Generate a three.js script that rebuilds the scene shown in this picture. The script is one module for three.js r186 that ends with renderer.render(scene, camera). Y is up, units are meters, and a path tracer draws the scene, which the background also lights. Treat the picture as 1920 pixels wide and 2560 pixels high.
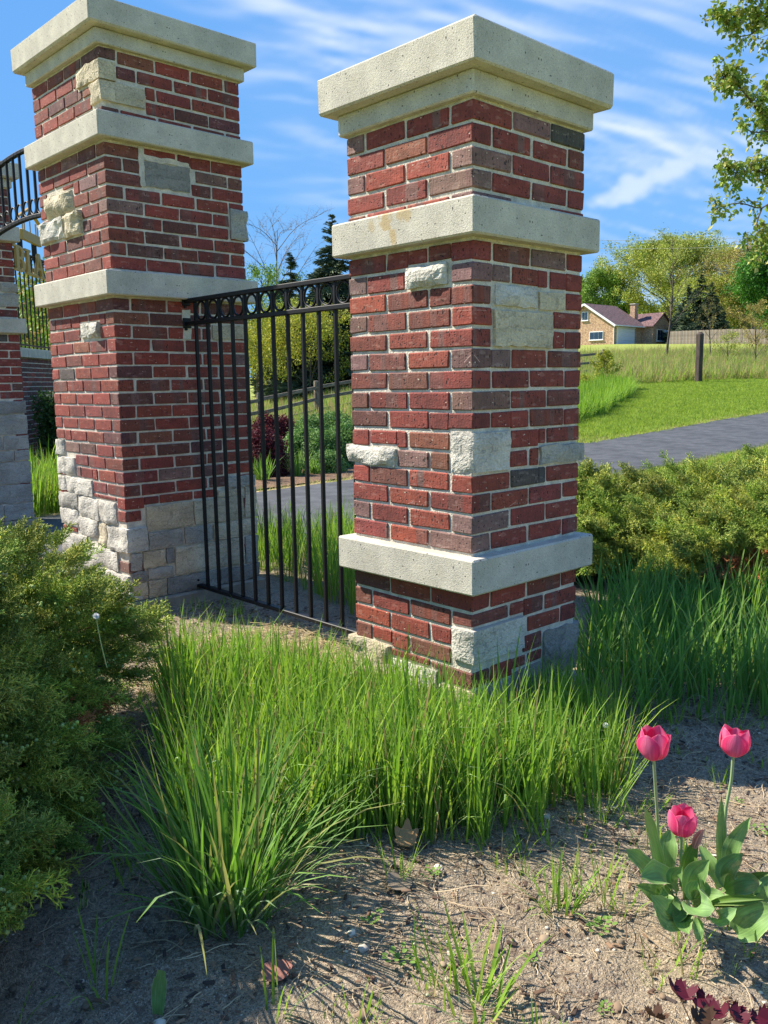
import * as THREE from 'three';
import { mergeGeometries, mergeVertices, toCreasedNormals } from 'three/addons/utils/BufferGeometryUtils.js';
import { FontLoader } from 'three/addons/loaders/FontLoader.js';
import { TextGeometry } from 'three/addons/geometries/TextGeometry.js';

// ------------------------------------------------------------------ camera, sky, sun, exposure
const scene = new THREE.Scene();
const EYE = 1.25, FOCAL = 2140.73, PITCH = -0.1509, ROLL = -0.0142;
const camera = new THREE.PerspectiveCamera(2 * Math.atan(1280 / FOCAL) * 180 / Math.PI, 768 / 1024, 0.05, 1500);
camera.rotation.order = 'YXZ';
camera.position.set(0, EYE, 0);
camera.rotation.set(PITCH, 0, ROLL);

const renderer = new THREE.WebGLRenderer({ antialias: true });
renderer.setSize(768, 1024);
renderer.toneMapping = THREE.LinearToneMapping;
renderer.toneMappingExposure = 2.02;
renderer.shadowMap.enabled = true;

const SUN = new THREE.Vector3(-2.079, 2.28, -0.774).normalize();
const sun = new THREE.DirectionalLight(new THREE.Color(1.0, 0.93, 0.82), 5.0);
sun.position.copy(SUN).multiplyScalar(60).add(new THREE.Vector3(0, 0, -6));
sun.target.position.set(0, 0, -6);
sun.castShadow = true;
sun.shadow.mapSize.set(4096, 4096);
Object.assign(sun.shadow.camera, { left: -30, right: 30, top: 30, bottom: -30, near: 1, far: 160 });
scene.add(sun, sun.target);

// ------------------------------------------------------------------ numbers
function rng(seed) { let a = seed >>> 0; return () => { a = (a + 0x6D2B79F5) | 0; let t = Math.imul(a ^ (a >>> 15), 1 | a); t = (t + Math.imul(t ^ (t >>> 7), 61 | t)) ^ t; return ((t ^ (t >>> 14)) >>> 0) / 4294967296; }; }
const lerp = (a, b, t) => a + (b - a) * t, clamp = (x, a = 0, b = 1) => Math.min(b, Math.max(a, x));
const sstep = (a, b, x) => { const t = clamp((x - a) / (b - a)); return t * t * (3 - 2 * t); };
const hash2 = (x, y, s = 0) => { let h = (Math.imul(x, 374761393) + Math.imul(y, 668265263) + Math.imul(s, 974634777)) | 0; h = Math.imul(h ^ (h >>> 13), 1274126177); h ^= h >>> 16; return (h >>> 0) / 4294967296; };
function vn(x, y, s = 0, per = 0) {
  const xi = Math.floor(x), yi = Math.floor(y), fx = x - xi, fy = y - yi, u = fx * fx * (3 - 2 * fx), v = fy * fy * (3 - 2 * fy);
  const w = per ? (k) => ((k % per) + per) % per : (k) => k;
  return lerp(lerp(hash2(w(xi), w(yi), s), hash2(w(xi + 1), w(yi), s), u), lerp(hash2(w(xi), w(yi + 1), s), hash2(w(xi + 1), w(yi + 1), s), u), v);
}
function fbm(x, y, o = 4, s = 0, per = 0) { let a = 0, k = .5, n = 0; for (let i = 0; i < o; i++) { a += k * vn(x, y, s + i * 17, per); n += k; k *= .5; x *= 2; y *= 2; per *= 2; } return a / n; }
function vn3(x, y, z, s = 0) { const zi = Math.floor(z), f = z - zi, u = f * f * (3 - 2 * f); return lerp(vn(x, y, s + zi * 131), vn(x, y, s + (zi + 1) * 131), u); }
// a pixel of the 1920 x 2560 picture is a direction; the distance -z is always given
function U(px, py, d) {
  const r2 = (px - 960) / FOCAL, u2 = (1280 - py) / FOCAL, c = Math.cos(ROLL), s = Math.sin(ROLL), r = r2 * c - u2 * s, u = r2 * s + u2 * c;
  const C = Math.cos(PITCH), S = Math.sin(PITCH), y = u * C + S, z = u * S - C, k = -d / z;
  return new THREE.Vector3(r * k, EYE + y * k, -d);
}
const V = (x, y, z) => new THREE.Vector3(x, y, z);
const srgb = (r, g, b) => new THREE.Color().setRGB(r / 255, g / 255, b / 255, THREE.SRGBColorSpace);

// sky: blue air that pales towards the horizon, thin streaked cirrus over all of it
{
  const W = 2048, H = 1024, d = new Float32Array(W * H * 4), K = .57;
  for (let j = 0; j < H; j++) for (let i = 0; i < W; i++) {
    const el = ((j + .5) / H - .5) * Math.PI, az = ((i + .5) / W - .25) * 2 * Math.PI; // az 0 is the view direction, positive to the right
    const e = Math.max(0, el), t = Math.pow(clamp(e / 1.2), .6);
    let r = lerp(.22, .070, t), g = lerp(.53, .240, t), b = lerp(.94, .72, t), c = 0;
    if (el > -.02) {
      // a layer of cloud high above: its streaks run along one direction of that layer
      const k = 1 / (Math.sin(e) + .30), X = Math.sin(az) * Math.cos(e) * k, Y = -Math.cos(az) * Math.cos(e) * k;
      const a = -.30, p = X * Math.cos(a) + Y * Math.sin(a), q = -X * Math.sin(a) + Y * Math.cos(a);
      const w1 = fbm(p * 1.6, q * 1.6, 3, 5) - .5, w2 = fbm(p * 1.6 + 9, q * 1.6, 3, 9) - .5;
      const s = fbm(p * 2.2 + w1 * 1.8, q * 9 + w2 * 3.4, 5, 21), f = fbm(p * 10 + w2 * 5, q * 44 + w1 * 7, 3, 33);
      const gap = Math.exp(-(((az + .36) / .30) ** 2)) + .75 * Math.exp(-(((az + .02) / .17) ** 2 + ((el - .10) / .13) ** 2)), cover = fbm(p * .8 + 11.3, q * 1.1 + 4.6, 3, 41) - .24 * gap - .05 + .16 * Math.exp(-(((az - .34) / .17) ** 2 + ((el - .30) / .07) ** 2)) + .10 * Math.exp(-(((az + .08) / .12) ** 2 + ((el - .47) / .08) ** 2)); // a clear stretch of blue behind the pillars
      c = sstep(.40, .86, s * .52 + f * .48) * sstep(.38, .66, cover) * .74 + .04 * sstep(.34, .66, cover);
      const pf = ((az - .285 - (el - .2) * .9) / .045) ** 2 + ((el - .203 - (az - .285) * .22) / .017) ** 2 + (fbm(az * 60, el * 90, 4, 61) - .5) * 1.8; c = Math.max(c, .6 * (1 - sstep(.1, 1.25, pf))); // one small puff low in the sky
      c = clamp(c) * sstep(-.02, .12, el);
    }
    r = lerp(r, .86, c); g = lerp(g, .93, c); b = lerp(b, 1.05, c);
    if (el < 0) { const k = sstep(0, -.12, el); r = lerp(r, .16, k); g = lerp(g, .17, k); b = lerp(b, .13, k); }
    const o = (j * W + i) * 4; d[o] = r * K; d[o + 1] = g * K; d[o + 2] = b * K; d[o + 3] = 1;
  }
  const sky = new THREE.DataTexture(d, W, H, THREE.RGBAFormat, THREE.FloatType);
  sky.mapping = THREE.EquirectangularReflectionMapping; sky.magFilter = sky.minFilter = THREE.LinearFilter; sky.wrapS = THREE.RepeatWrapping; sky.needsUpdate = true;
  scene.background = sky; scene.environment = sky;
}

// ------------------------------------------------------------------ helpers for objects
const used = {};
function numbered(n) { const k = used[n] = (used[n] ?? -1) + 1; return k ? `${n}_${String(k).padStart(3, '0')}` : n; }
function tag(o, label, category, group, kind) { Object.assign(o.userData, { label, category }); if (group) o.userData.group = group; if (kind) o.userData.kind = kind; return o; }
function thing(name, label, category, p = [0, 0, 0], turn = 0, group) {
  const o = new THREE.Group(); o.name = numbered(name); o.position.set(...p); o.rotation.y = turn; scene.add(o); return tag(o, label, category, group);
}
function part(name, geo, mat, parent) { const m = new THREE.Mesh(geo, mat); m.name = name; m.castShadow = m.receiveShadow = true; parent.add(m); return m; }
function top(name, geo, mat, label, category, group, kind) { const m = part(numbered(name), geo, mat, scene); return tag(m, label, category, group, kind); }
function struct(name, geo, mat, label, category) { const m = part(numbered(name), geo, mat, scene); m.userData.kind = 'structure'; m.userData.label = label; m.userData.category = category; return m; }
// spots: [{ m: Matrix4, c?: Color }]
function many(name, geo, mat, spots, parent) {
  const im = new THREE.InstancedMesh(geo, mat, spots.length); im.name = parent === scene ? numbered(name) : name;
  spots.forEach((s, i) => { im.setMatrixAt(i, s.m); if (s.c) im.setColorAt(i, s.c); });
  im.castShadow = im.receiveShadow = true; im.userData.kind = 'stuff'; parent.add(im); return im;
}
const _q = new THREE.Quaternion(), _s = new THREE.Vector3();
const Y = V(0, 1, 0);
function M(p, q, s) { return new THREE.Matrix4().compose(p, q, typeof s === 'number' ? _s.set(s, s, s) : s); }
function yawTilt(yaw, tilt, dir) { const q = new THREE.Quaternion().setFromAxisAngle(V(Math.cos(dir), 0, Math.sin(dir)), tilt); return q.multiply(new THREE.Quaternion().setFromAxisAngle(Y, yaw)); }
function tex(w, h, fn, { color = true, repeat, wrap = true } = {}) {
  const d = new Uint8Array(w * h * 4);
  for (let j = 0; j < h; j++) for (let i = 0; i < w; i++) { const c = fn(i, j), o = (j * w + i) * 4; if (typeof c === 'number') d[o] = d[o + 1] = d[o + 2] = clamp(c) * 255; else { d[o] = clamp(c[0], 0, 255); d[o + 1] = clamp(c[1], 0, 255); d[o + 2] = clamp(c[2], 0, 255); } d[o + 3] = 255; }
  const t = new THREE.DataTexture(d, w, h); t.magFilter = t.minFilter = THREE.LinearFilter; if (wrap) t.wrapS = t.wrapT = THREE.RepeatWrapping;
  if (color) t.colorSpace = THREE.SRGBColorSpace; if (repeat) t.repeat.set(...repeat); t.needsUpdate = true; return t;
}
const mix3 = (a, b, t) => [lerp(a[0], b[0], t), lerp(a[1], b[1], t), lerp(a[2], b[2], t)];
const mul3 = (a, k) => [a[0] * k, a[1] * k, a[2] * k];
function geoFrom(pos, uv, idx) { const g = new THREE.BufferGeometry(); g.setAttribute('position', new THREE.Float32BufferAttribute(pos, 3)); g.setAttribute('uv', new THREE.Float32BufferAttribute(uv ?? new Array(pos.length / 3 * 2).fill(0), 2)); if (idx) g.setIndex(idx); g.computeVertexNormals(); return g; }
// box with chamfered edges and slightly uneven corners; uv in metres, or into a cell of an atlas
function chamfer(w, h, d, c = .004, jit = 0, r = Math.random, cell) {
  const P = {}, J = {};
  for (const sx of [-1, 1]) for (const sy of [-1, 1]) for (const sz of [-1, 1]) {
    const j = jit ? [r() - .5, r() - .5, r() - .5].map((k) => k * jit * 2) : [0, 0, 0], cc = c * (jit ? .6 + r() * .9 : 1);
    const X = sx * w / 2 + j[0], Yy = sy * h / 2 + j[1], Z = sz * d / 2 + j[2] * .5;
    P[[sx, sy, sz] + 'x'] = [X, Yy - sy * cc, Z - sz * cc]; P[[sx, sy, sz] + 'y'] = [X - sx * cc, Yy, Z - sz * cc]; P[[sx, sy, sz] + 'z'] = [X - sx * cc, Yy - sy * cc, Z];
  }
  const pos = [], uv = [];
  const tri = (a, b, e, ax) => {
    const v = [a, b, e]; const n = V(...b).sub(V(...a)).cross(V(...e).sub(V(...a))), m = V(...a).add(V(...b)).add(V(...e));
    if (n.dot(m) < 0) v.reverse();
    for (const p of v) {
      pos.push(...p);
      let s, t; if (ax === 'z') { s = p[0]; t = p[1]; } else if (ax === 'x') { s = -p[2]; t = p[1]; } else { s = p[0]; t = p[2]; }
      if (cell) { const L = cell.L ?? .2, B = cell.B ?? .062; uv.push(cell.u + cell.w * clamp(.02 + .96 * (s / L + .5)), cell.v + cell.h * clamp(.06 + .88 * (t / B + .5))); } else uv.push(s + 7.3 * (ax === 'x') + (cell === undefined ? 0 : 0), t + 3.35 * (ax === 'x'));
    }
  };
  const quad = (a, b, e, f, ax) => { tri(a, b, e, ax); tri(b, f, e, ax); };
  for (const s of [-1, 1]) {
    quad(P[[s, -1, -1] + 'x'], P[[s, 1, -1] + 'x'], P[[s, -1, 1] + 'x'], P[[s, 1, 1] + 'x'], 'x');
    quad(P[[-1, s, -1] + 'y'], P[[1, s, -1] + 'y'], P[[-1, s, 1] + 'y'], P[[1, s, 1] + 'y'], 'y');
    quad(P[[-1, -1, s] + 'z'], P[[1, -1, s] + 'z'], P[[-1, 1, s] + 'z'], P[[1, 1, s] + 'z'], 'z');
    for (const t of [-1, 1]) {
      quad(P[[s, t, -1] + 'x'], P[[s, t, 1] + 'x'], P[[s, t, -1] + 'y'], P[[s, t, 1] + 'y'], 'x');
      quad(P[[s, -1, t] + 'x'], P[[s, 1, t] + 'x'], P[[s, -1, t] + 'z'], P[[s, 1, t] + 'z'], 'z');
      quad(P[[-1, s, t] + 'y'], P[[1, s, t] + 'y'], P[[-1, s, t] + 'z'], P[[1, s, t] + 'z'], 'z');
      for (const q of [-1, 1]) tri(P[[s, t, q] + 'x'], P[[s, t, q] + 'y'], P[[s, t, q] + 'z'], 'z');
    }
  }
  return geoFrom(pos, uv);
}
const moved = (g, x, y, z, ry = 0) => { const k = g.clone(); if (ry) k.rotateY(ry); k.translate(x, y, z); return k; };
// tapered tube through points
function limb(pts, r0, r1, n = 6, bend = true) {
  const c = pts.length > 2 && bend ? new THREE.CatmullRomCurve3(pts) : null, segs = c ? Math.max(3, (pts.length - 1) * 3) : pts.length - 1;
  const pos = [], uv = [], idx = []; let up = V(.31, .2, .93).normalize(), len = 0, last;
  for (let i = 0; i <= segs; i++) {
    const t = i / segs, p = c ? c.getPoint(t) : pts[i], tg = c ? c.getTangent(t) : pts[Math.min(i + 1, segs)].clone().sub(pts[Math.max(0, i - 1)]).normalize();
    const a = up.clone().addScaledVector(tg, -up.dot(tg)).normalize(), b = tg.clone().cross(a); up = a; if (last) len += p.distanceTo(last); last = p.clone();
    const r = lerp(r0, r1, t);
    for (let k = 0; k <= n; k++) { const f = k / n * 2 * Math.PI; const q = p.clone().addScaledVector(a, Math.cos(f) * r).addScaledVector(b, Math.sin(f) * r); pos.push(q.x, q.y, q.z); uv.push(k / n, len); }
  }
  for (let i = 0; i < segs; i++) for (let k = 0; k < n; k++) { const a = i * (n + 1) + k, b = a + n + 1; idx.push(a, a + 1, b, b, a + 1, b + 1); }
  return geoFrom(pos, uv, idx);
}
const bar = (a, b, w, h = w) => { const L = a.distanceTo(b), g = chamfer(L, h, w, Math.min(w, h) * .14); const x = b.clone().sub(a).normalize(), z = Math.abs(x.y) > .99 ? V(0, 0, 1) : x.clone().cross(Y).normalize(), y = z.clone().cross(x); g.applyMatrix4(new THREE.Matrix4().makeBasis(x, y, z)); const m = a.clone().add(b).multiplyScalar(.5); g.translate(m.x, m.y, m.z); return g; };

// ------------------------------------------------------------------ materials of the masonry
const CW = 128, CH = 64, TONES = 'ropdbmk', NV = 12;
const toneRGB = { r: [137, 63, 51], o: [151, 72, 53], p: [130, 96, 88], d: [106, 65, 57], b: [127, 76, 61], k: [86, 78, 72], m: [134, 66, 55] };
const brickCells = {};
let brickColor, brickBump;
{
  const cols = 8, rows = Math.ceil(TONES.length * NV / cols), W = cols * CW, H = rows * CH, C = new Uint8Array(W * H * 4), B = new Uint8Array(W * H * 4);
  let n = 0;
  for (const t of TONES) for (let v = 0; v < NV; v++, n++) {
    const R = rng(900 + n * 77), cx = (n % cols) * CW, cy = Math.floor(n / cols) * CH;
    (brickCells[t] ??= []).push({ u: cx / W, v: cy / H, w: CW / W, h: CH / H });
    const base = mul3(toneRGB[t], .92 + R() * .17).map((k, i) => k + (R() - .5) * (i ? 8 : 12)), flash = mix3(toneRGB.p, toneRGB.d, R() * .7);
    const bands = []; const nb = t === 'm' ? 1 + Math.floor(R() * 2) : R() < .25 ? 1 : 0;
    for (let k = 0; k < nb; k++) { const x = R() * CW, w = CW * (.12 + R() * .26); bands.push([x, x + w, .45 + R() * .5]); }
    const pits = []; for (let k = 0; k < 24 + R() * 36; k++) pits.push([R() * CW, R() * CH, .8 + R() * 1.3, R()]);
    const stamp = new Uint8Array(CW * CH); for (const [x, y, r, q] of pits) for (let j = Math.floor(y - 7); j < y + 7; j++) for (let i = Math.floor(x - 3); i < x + 3; i++) if (i >= 0 && j >= 0 && i < CW && j < CH && (i - x) ** 2 + ((j - y) * (q > .8 ? .35 : 1)) ** 2 < r * r) stamp[j * CW + i] = q < .07 ? 2 : 1;
    const scratch = R() < .06 ? [R() * CW, R() * CH, R() * 3] : null;
    for (let j = 0; j < CH; j++) for (let i = 0; i < CW; i++) {
      let c = base, edge = (fbm(i / 9, j / 6, 2, n) - .5) * 7;
      for (const [a, b, s] of bands) { const k = sstep(a - 1.5, a + 1.5, i + edge * .35) * (1 - sstep(b - 1.5, b + 1.5, i + edge * .35)); c = mix3(c, flash, k * s); }
      const g = fbm(i / 3, j / 3, 3, n + 200), drag = fbm(i / 2.2, j / 26, 2, n + 400), blot = fbm(i / 34, j / 24, 3, n + 600);
      let k = .82 + g * .2 + (drag - .5) * .2 + (blot - .5) * .3, h = .5 + (g - .5) * .5 + (drag - .5) * .4;
      c = mul3(c, k);
      const lime = sstep(.64, .8, fbm(i / 20 + 50, j / 12, 3, n + 800)); c = mix3(c, [196, 180, 166], lime * .28);
      const pit = stamp[j * CW + i]; if (pit === 2) c = [206, 190, 168]; else if (pit) { c = mul3(c, .45); h -= .5; }
      if (scratch) { const d = Math.abs((i - scratch[0]) * Math.cos(scratch[2]) + (j - scratch[1]) * Math.sin(scratch[2])); if (d < .8 && Math.hypot(i - scratch[0], j - scratch[1]) < 14) c = [206, 170, 160]; }
      const o = ((cy + j) * W + cx + i) * 4; C[o] = clamp(c[0], 0, 255); C[o + 1] = clamp(c[1], 0, 255); C[o + 2] = clamp(c[2], 0, 255); C[o + 3] = B[o + 3] = 255; B[o] = B[o + 1] = B[o + 2] = clamp(h) * 255;
    }
  }
  brickColor = new THREE.DataTexture(C, W, H); brickColor.colorSpace = THREE.SRGBColorSpace; brickBump = new THREE.DataTexture(B, W, H);
  for (const t of [brickColor, brickBump]) { t.magFilter = t.minFilter = THREE.LinearFilter; t.needsUpdate = true; }
}
const MAT = {};
MAT.brick = new THREE.MeshStandardMaterial({ map: brickColor, bumpMap: brickBump, bumpScale: .0022, roughness: .86 });
// mortar: sandy, uneven
const mortarC = tex(512, 512, (i, j) => { const a = fbm(i / 40, j / 40, 4, 3, 13), g = hash2(i, j, 5), s = fbm(i / 3, j / 3, 2, 8); return mul3([220, 210, 190], .78 + a * .3 + (g - .5) * .16 + (s - .5) * .2); }, { repeat: [2.4, 2.4] });
const mortarB = tex(512, 512, (i, j) => fbm(i / 5, j / 5, 3, 31) * .7 + hash2(i, j, 9) * .3, { color: false, repeat: [2.4, 2.4] });
MAT.mortar = new THREE.MeshStandardMaterial({ map: mortarC, bumpMap: mortarB, bumpScale: .004, roughness: .95 });
// cast stone: cream, sandy, with small dark pores; stains where the photograph has them
function castTex(stain) {
  const pores = new Float32Array(512 * 512), R = rng(61);
  for (let k = 0; k < 1300; k++) { const x = R() * 512, y = R() * 512, r = R() < .08 ? 1.4 + R() * 1.5 : .55 + R() * .6, el = .6 + R() * .8; for (let j = -6; j <= 6; j++) for (let i = -6; i <= 6; i++) if ((i * el) ** 2 + (j / el) ** 2 < r * r) pores[((Math.floor(y + j) + 512) % 512) * 512 + (Math.floor(x + i) + 512) % 512] = 1; }
  const C = tex(512, 512, (i, j) => {
    const g = hash2(i, j, 2), s = fbm(i / 2, j / 2, 2, 4), b = fbm(i / 64, j / 64, 4, 6, 8);
    let c = mul3([216, 208, 188], .80 + (g - .5) * .16 + (s - .5) * .16 + (b - .5) * .2 + .08);
    c = mix3(c, [188, 179, 156], sstep(.5, .75, fbm(i / 32, j / 32, 4, 12, 16)) * .35);
    if (pores[j * 512 + i]) c = mul3(c, .5);
    if (stain) for (const [x, y, rx, ry, k] of stain) { const q = ((i - x) / rx) ** 2 + ((j - y) / ry) ** 2 + (fbm(i / 15, j / 15, 4, 77) - .5) * 2.2; c = mix3(c, [176, 148, 100], (1 - sstep(.2, 1.1, q)) * k); }
    return c;
  }, { repeat: [1.6, 1.6] });
  return C;
}
const castB = tex(512, 512, (i, j) => .6 + (hash2(i, j, 2) - .5) * .5 + (fbm(i / 2, j / 2, 2, 4) - .5) * .5, { color: false, repeat: [1.6, 1.6] });
MAT.cast = new THREE.MeshStandardMaterial({ map: castTex(), bumpMap: castB, bumpScale: .0016, roughness: .9 });
MAT.castStained = new THREE.MeshStandardMaterial({ map: castTex([[465, 30, 30, 40, .7], [30, 35, 35, 30, .6], [505, 500, 20, 45, .7], [410, 20, 15, 20, .4]]), bumpMap: castB, bumpScale: .0016, roughness: .9 });
const limeT = tex(512, 512, (i, j) => { const a = fbm(i / 128, j / 90, 5, 14, 0), g = fbm(i / 5, j / 5, 3, 15), v = Math.abs(fbm(i / 60, j / 26, 4, 18) - .5) * 2; return mul3([224, 219, 208], .72 + a * .28 + (g - .5) * .22 - (v < .06 ? .1 : 0)); }, { repeat: [2, 2] });
const limeB = tex(512, 512, (i, j) => fbm(i / 9, j / 7, 4, 24) * .7 + fbm(i / 2.5, j / 2.5, 2, 25) * .3, { color: false, repeat: [2, 2] });
const lime = (r, g, b) => new THREE.MeshStandardMaterial({ map: limeT, color: srgb(r, g, b), bumpMap: limeB, bumpScale: .006, roughness: .92 });
MAT.lime = { w: lime(255, 252, 244), c: lime(255, 242, 214), g: lime(214, 212, 205), d: lime(182, 181, 178), t: lime(244, 230, 202) };
const footT = tex(256, 256, (i, j) => mul3([150, 140, 122], .7 + fbm(i / 50, j / 50, 5, 3, 5) * .45 + (hash2(i, j, 1) - .5) * .12), { repeat: [2, 2] });
MAT.footing = new THREE.MeshStandardMaterial({ map: footT, bumpMap: footT, bumpScale: .004, roughness: .95 });
MAT.iron = new THREE.MeshPhysicalMaterial({ color: srgb(16, 16, 18), roughness: .55, metalness: 0, specularIntensity: .55, clearcoat: .1, clearcoatRoughness: .4 });

// rough-faced stone, w x h x d, centred
function stoneGeo(w, h, d, rough, seed) {
  const nx = Math.max(3, Math.round(w / .016)), ny = Math.max(3, Math.round(h / .016)), nz = 3;
  let g = new THREE.BoxGeometry(w, h, d, Math.min(16, nx), Math.min(10, ny), nz); g.deleteAttribute('normal'); g.deleteAttribute('uv'); g = mergeVertices(g, 1e-5);
  const p = g.attributes.position, R = rng(seed), sk = [(R() - .5) * .05, (R() - .5) * .08, (R() - .5) * .06];
  for (let i = 0; i < p.count; i++) {
    let x = p.getX(i), y = p.getY(i), z = p.getZ(i);
    const ex = Math.abs(x) / (w / 2), ey = Math.abs(y) / (h / 2), e = Math.max(ex, ey);
    const n1 = vn3(x * 11 + seed, y * 17, z * 11, seed) - .5, n2 = vn3(x * 34, y * 40 + seed, z * 34, seed + 9) - .5, n3 = vn3(x * 90, y * 90, z * 90, seed + 4) - .5;
    const k = rough * (n1 * 1.5 + n2 * .5 + n3 * .3);
    const round = rough * .35 * sstep(.8, 1, e) * (z > 0 ? 1 : 0);
    z += (z > d / 2 - 1e-4 ? k - round : 0);
    x += (vn3(x * 9, y * 30, z * 9, seed + 2) - .5) * .012 * (ex > .98 ? 1 : 0) + sk[0] * y * (ex > .5 ? 1 : 0) + (ex > .98 ? Math.sign(x) * (k * .6) : 0);
    y += (vn3(x * 26, y * 9, 3.1, seed + 3) - .5) * .012 * (ey > .98 ? 1 : 0) + sk[1] * x * ey * .6;
    p.setXYZ(i, x, y, z);
  }
  g = toCreasedNormals(g, .5);
  const q = g.attributes.position, N = g.attributes.normal, uv = new Float32Array(q.count * 2), o = R() * 3;
  for (let i = 0; i < q.count; i++) { const ax = Math.abs(N.getX(i)) > .8; uv[2 * i] = (ax ? q.getZ(i) : q.getX(i)) + o; uv[2 * i + 1] = q.getY(i) + o * 1.7; }
  g.setAttribute('uv', new THREE.BufferAttribute(uv, 2)); return g;
}

// ------------------------------------------------------------------ brick pillars
// local frame: centre of the base; face 0 is +Z (seen on the left), face 1 is +X (seen on the right), 2 is -Z, 3 is -X
function onFace(face, w, t, y, out) { // t runs left to right seen from outside
  const a = -w / 2 + t, o = w / 2 + out;
  return face === 0 ? [a, y, o] : face === 1 ? [o, y, -a] : face === 2 ? [-a, y, -o] : [-o, y, a];
}
const faceTurn = [0, Math.PI / 2, Math.PI, -Math.PI / 2];
const brickCache = {};
function brickGeo(len, h, dep, tone, v) {
  const key = [Math.round(len * 500), Math.round(h * 500), Math.round(dep * 500), tone, v].join();
  return brickCache[key] ??= chamfer(len, h, dep, .0035, .0018, rng(v * 31 + tone.charCodeAt(0) * 7 + Math.round(len * 1000)), { ...brickCells[tone][v % NV], L: Math.max(len, .19), B: Math.max(h, .055) });
}
function cut(rect, holes, gap) { // rect [t0, t1, y0, y1] minus stones
  let list = [rect];
  for (const [a, b, c, d] of holes) {
    const A = a - gap, B = b + gap, C = c - gap, D = d + gap, next = [];
    for (const r of list) {
      const [t0, t1, y0, y1] = r;
      if (t1 <= A || t0 >= B || y1 <= C || y0 >= D) { next.push(r); continue; }
      if (t0 < A) next.push([t0, Math.min(t1, A), y0, y1]);
      if (t1 > B) next.push([Math.max(t0, B), t1, y0, y1]);
      const m0 = Math.max(t0, A), m1 = Math.min(t1, B);
      if (y0 < C) next.push([m0, m1, y0, Math.min(y1, C)]);
      if (y1 > D) next.push([m0, m1, Math.max(y0, D), y1]);
    }
    list = next;
  }
  return list.filter(([a, b, c, d]) => b - a > .022 && d - c > .016);
}
function pillar(o) {
  const { w, n, course, seed } = o, R = rng(seed), J = .0105, mod = (w + J) / n, bl = mod - J, bh = course - J, dep = .092;
  const root = thing(o.name, o.label, 'pillar', [o.cx, o.y0 ?? 0, o.cz], -o.yaw, o.group);
  const holes = [0, 1, 2, 3].map((f) => (o.stones ?? []).filter((s) => s.f === f || s.corner && (f === 0 || f === 1)).map((s) => s.corner ? (f === 0 ? [w - s.l, w + .01, s.y0, s.y1] : [-.01, s.r, s.y0, s.y1]) : [s.t0, s.t1, s.y0, s.y1]));
  const hidden = [];
  const put = (face, r, tone, seen) => {
    const [t0, t1, y0, y1] = r, v = Math.floor(R() * NV), g = brickGeo(t1 - t0, y1 - y0, dep, tone, v);
    const [x, y, z] = onFace(face, w, (t0 + t1) / 2, (y0 + y1) / 2, -dep / 2 + (R() - .5) * .0022);
    if (seen) { const m = part('brick', g, MAT.brick, root); m.position.set(x, y, z); m.rotation.set(0, faceTurn[face], 0); m.rotateZ((R() - .5) * .006); m.rotateX((R() - .5) * .006); }
    else { const k = g.clone(); k.rotateY(faceTurn[face]); k.translate(x, y, z); hidden.push(k); }
  };
  const pick = () => { const k = R(); return k < .58 ? 'r' : k < .74 ? 'm' : k < .82 ? 'd' : k < .90 ? 'b' : k < .95 ? 'p' : k < .99 ? 'o' : 'k'; };
  for (const sec of o.sections) {
    let y1 = sec.top - J;
    for (let k = 0; y1 > sec.bottom + .02; k++, y1 -= course) {
      const y0 = Math.max(sec.bottom + .004, y1 - bh), lf = (k % 2 === 0) === (sec.first === 'l'), spec = sec.rows?.[k]?.split('|');
      if (y1 - y0 < .015) break;
      for (let f = 0; f < 4; f++) {
        const full = lf === (f % 2 === 0), cnt = full ? n : n - 1, s0 = full ? 0 : dep + J + (w - 2 * dep - 2 * J - ((n - 1) * mod - J)) / 2;
        for (let i = 0; i < cnt; i++) {
          const a = s0 + i * mod, jit = full && (i === 0) ? 0 : (R() - .5) * .006, jb = full && i === cnt - 1 ? 0 : (R() - .5) * .006;
          const seen = o.seen.includes(f) || (full && ((i === 0 && o.seen.includes((f + 3) % 4)) || (i === cnt - 1 && o.seen.includes((f + 1) % 4))));
          let tone = pick(); const sp = spec && (f === 0 ? spec[0] : f === 1 ? spec[1] : f === 3 && i === cnt - 1 ? spec[2] : null); if (sp && f < 2 && sp[i]) tone = sp[i]; else if (sp && f === 3) tone = sp;
          for (const r of cut([a + jit, a + bl + jb, y0 + (R() - .5) * .003, y1 + (R() - .5) * .003], holes[f], J)) put(f, r, tone, seen);
        }
      }
    }
  }
  if (hidden.length) { const m = part('brickwork', mergeGeometries(hidden), MAT.brick, root); m.userData.kind = 'stuff'; m.userData.label = 'brickwork of the rear faces'; }
  const lo = o.footTop, hi = o.cap.bed0 + .02;
  part('mortar', moved(chamfer(w - .011, hi - lo, w - .011, .003), 0, (hi + lo) / 2, 0), MAT.mortar, root);
  part('footing', moved(chamfer(w + .075, lo + .35, w + .075, .01, .004, rng(seed + 5)), 0, lo / 2 - .175, 0), MAT.footing, root);
  for (const b of o.bands) { const m = part('stone_band', moved(chamfer(w + 2 * o.over, b[1] - b[0], w + 2 * o.over, .006), 0, 0, 0), b[2] ? MAT.castStained : MAT.cast, root); m.position.y = (b[0] + b[1]) / 2; }
  const c = o.cap;
  part('cap_bed', moved(chamfer(w + 2 * c.bedO, c.bed1 - c.bed0 + .004, w + 2 * c.bedO, .005), 0, (c.bed0 + c.bed1) / 2, 0), MAT.cast, root);
  part('cap', moved(chamfer(w + 2 * c.o, c.top - c.bed1, w + 2 * c.o, .007, .0015, rng(seed + 8)), 0, (c.bed1 + c.top) / 2 + .003, 0), MAT.cast, root);
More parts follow.
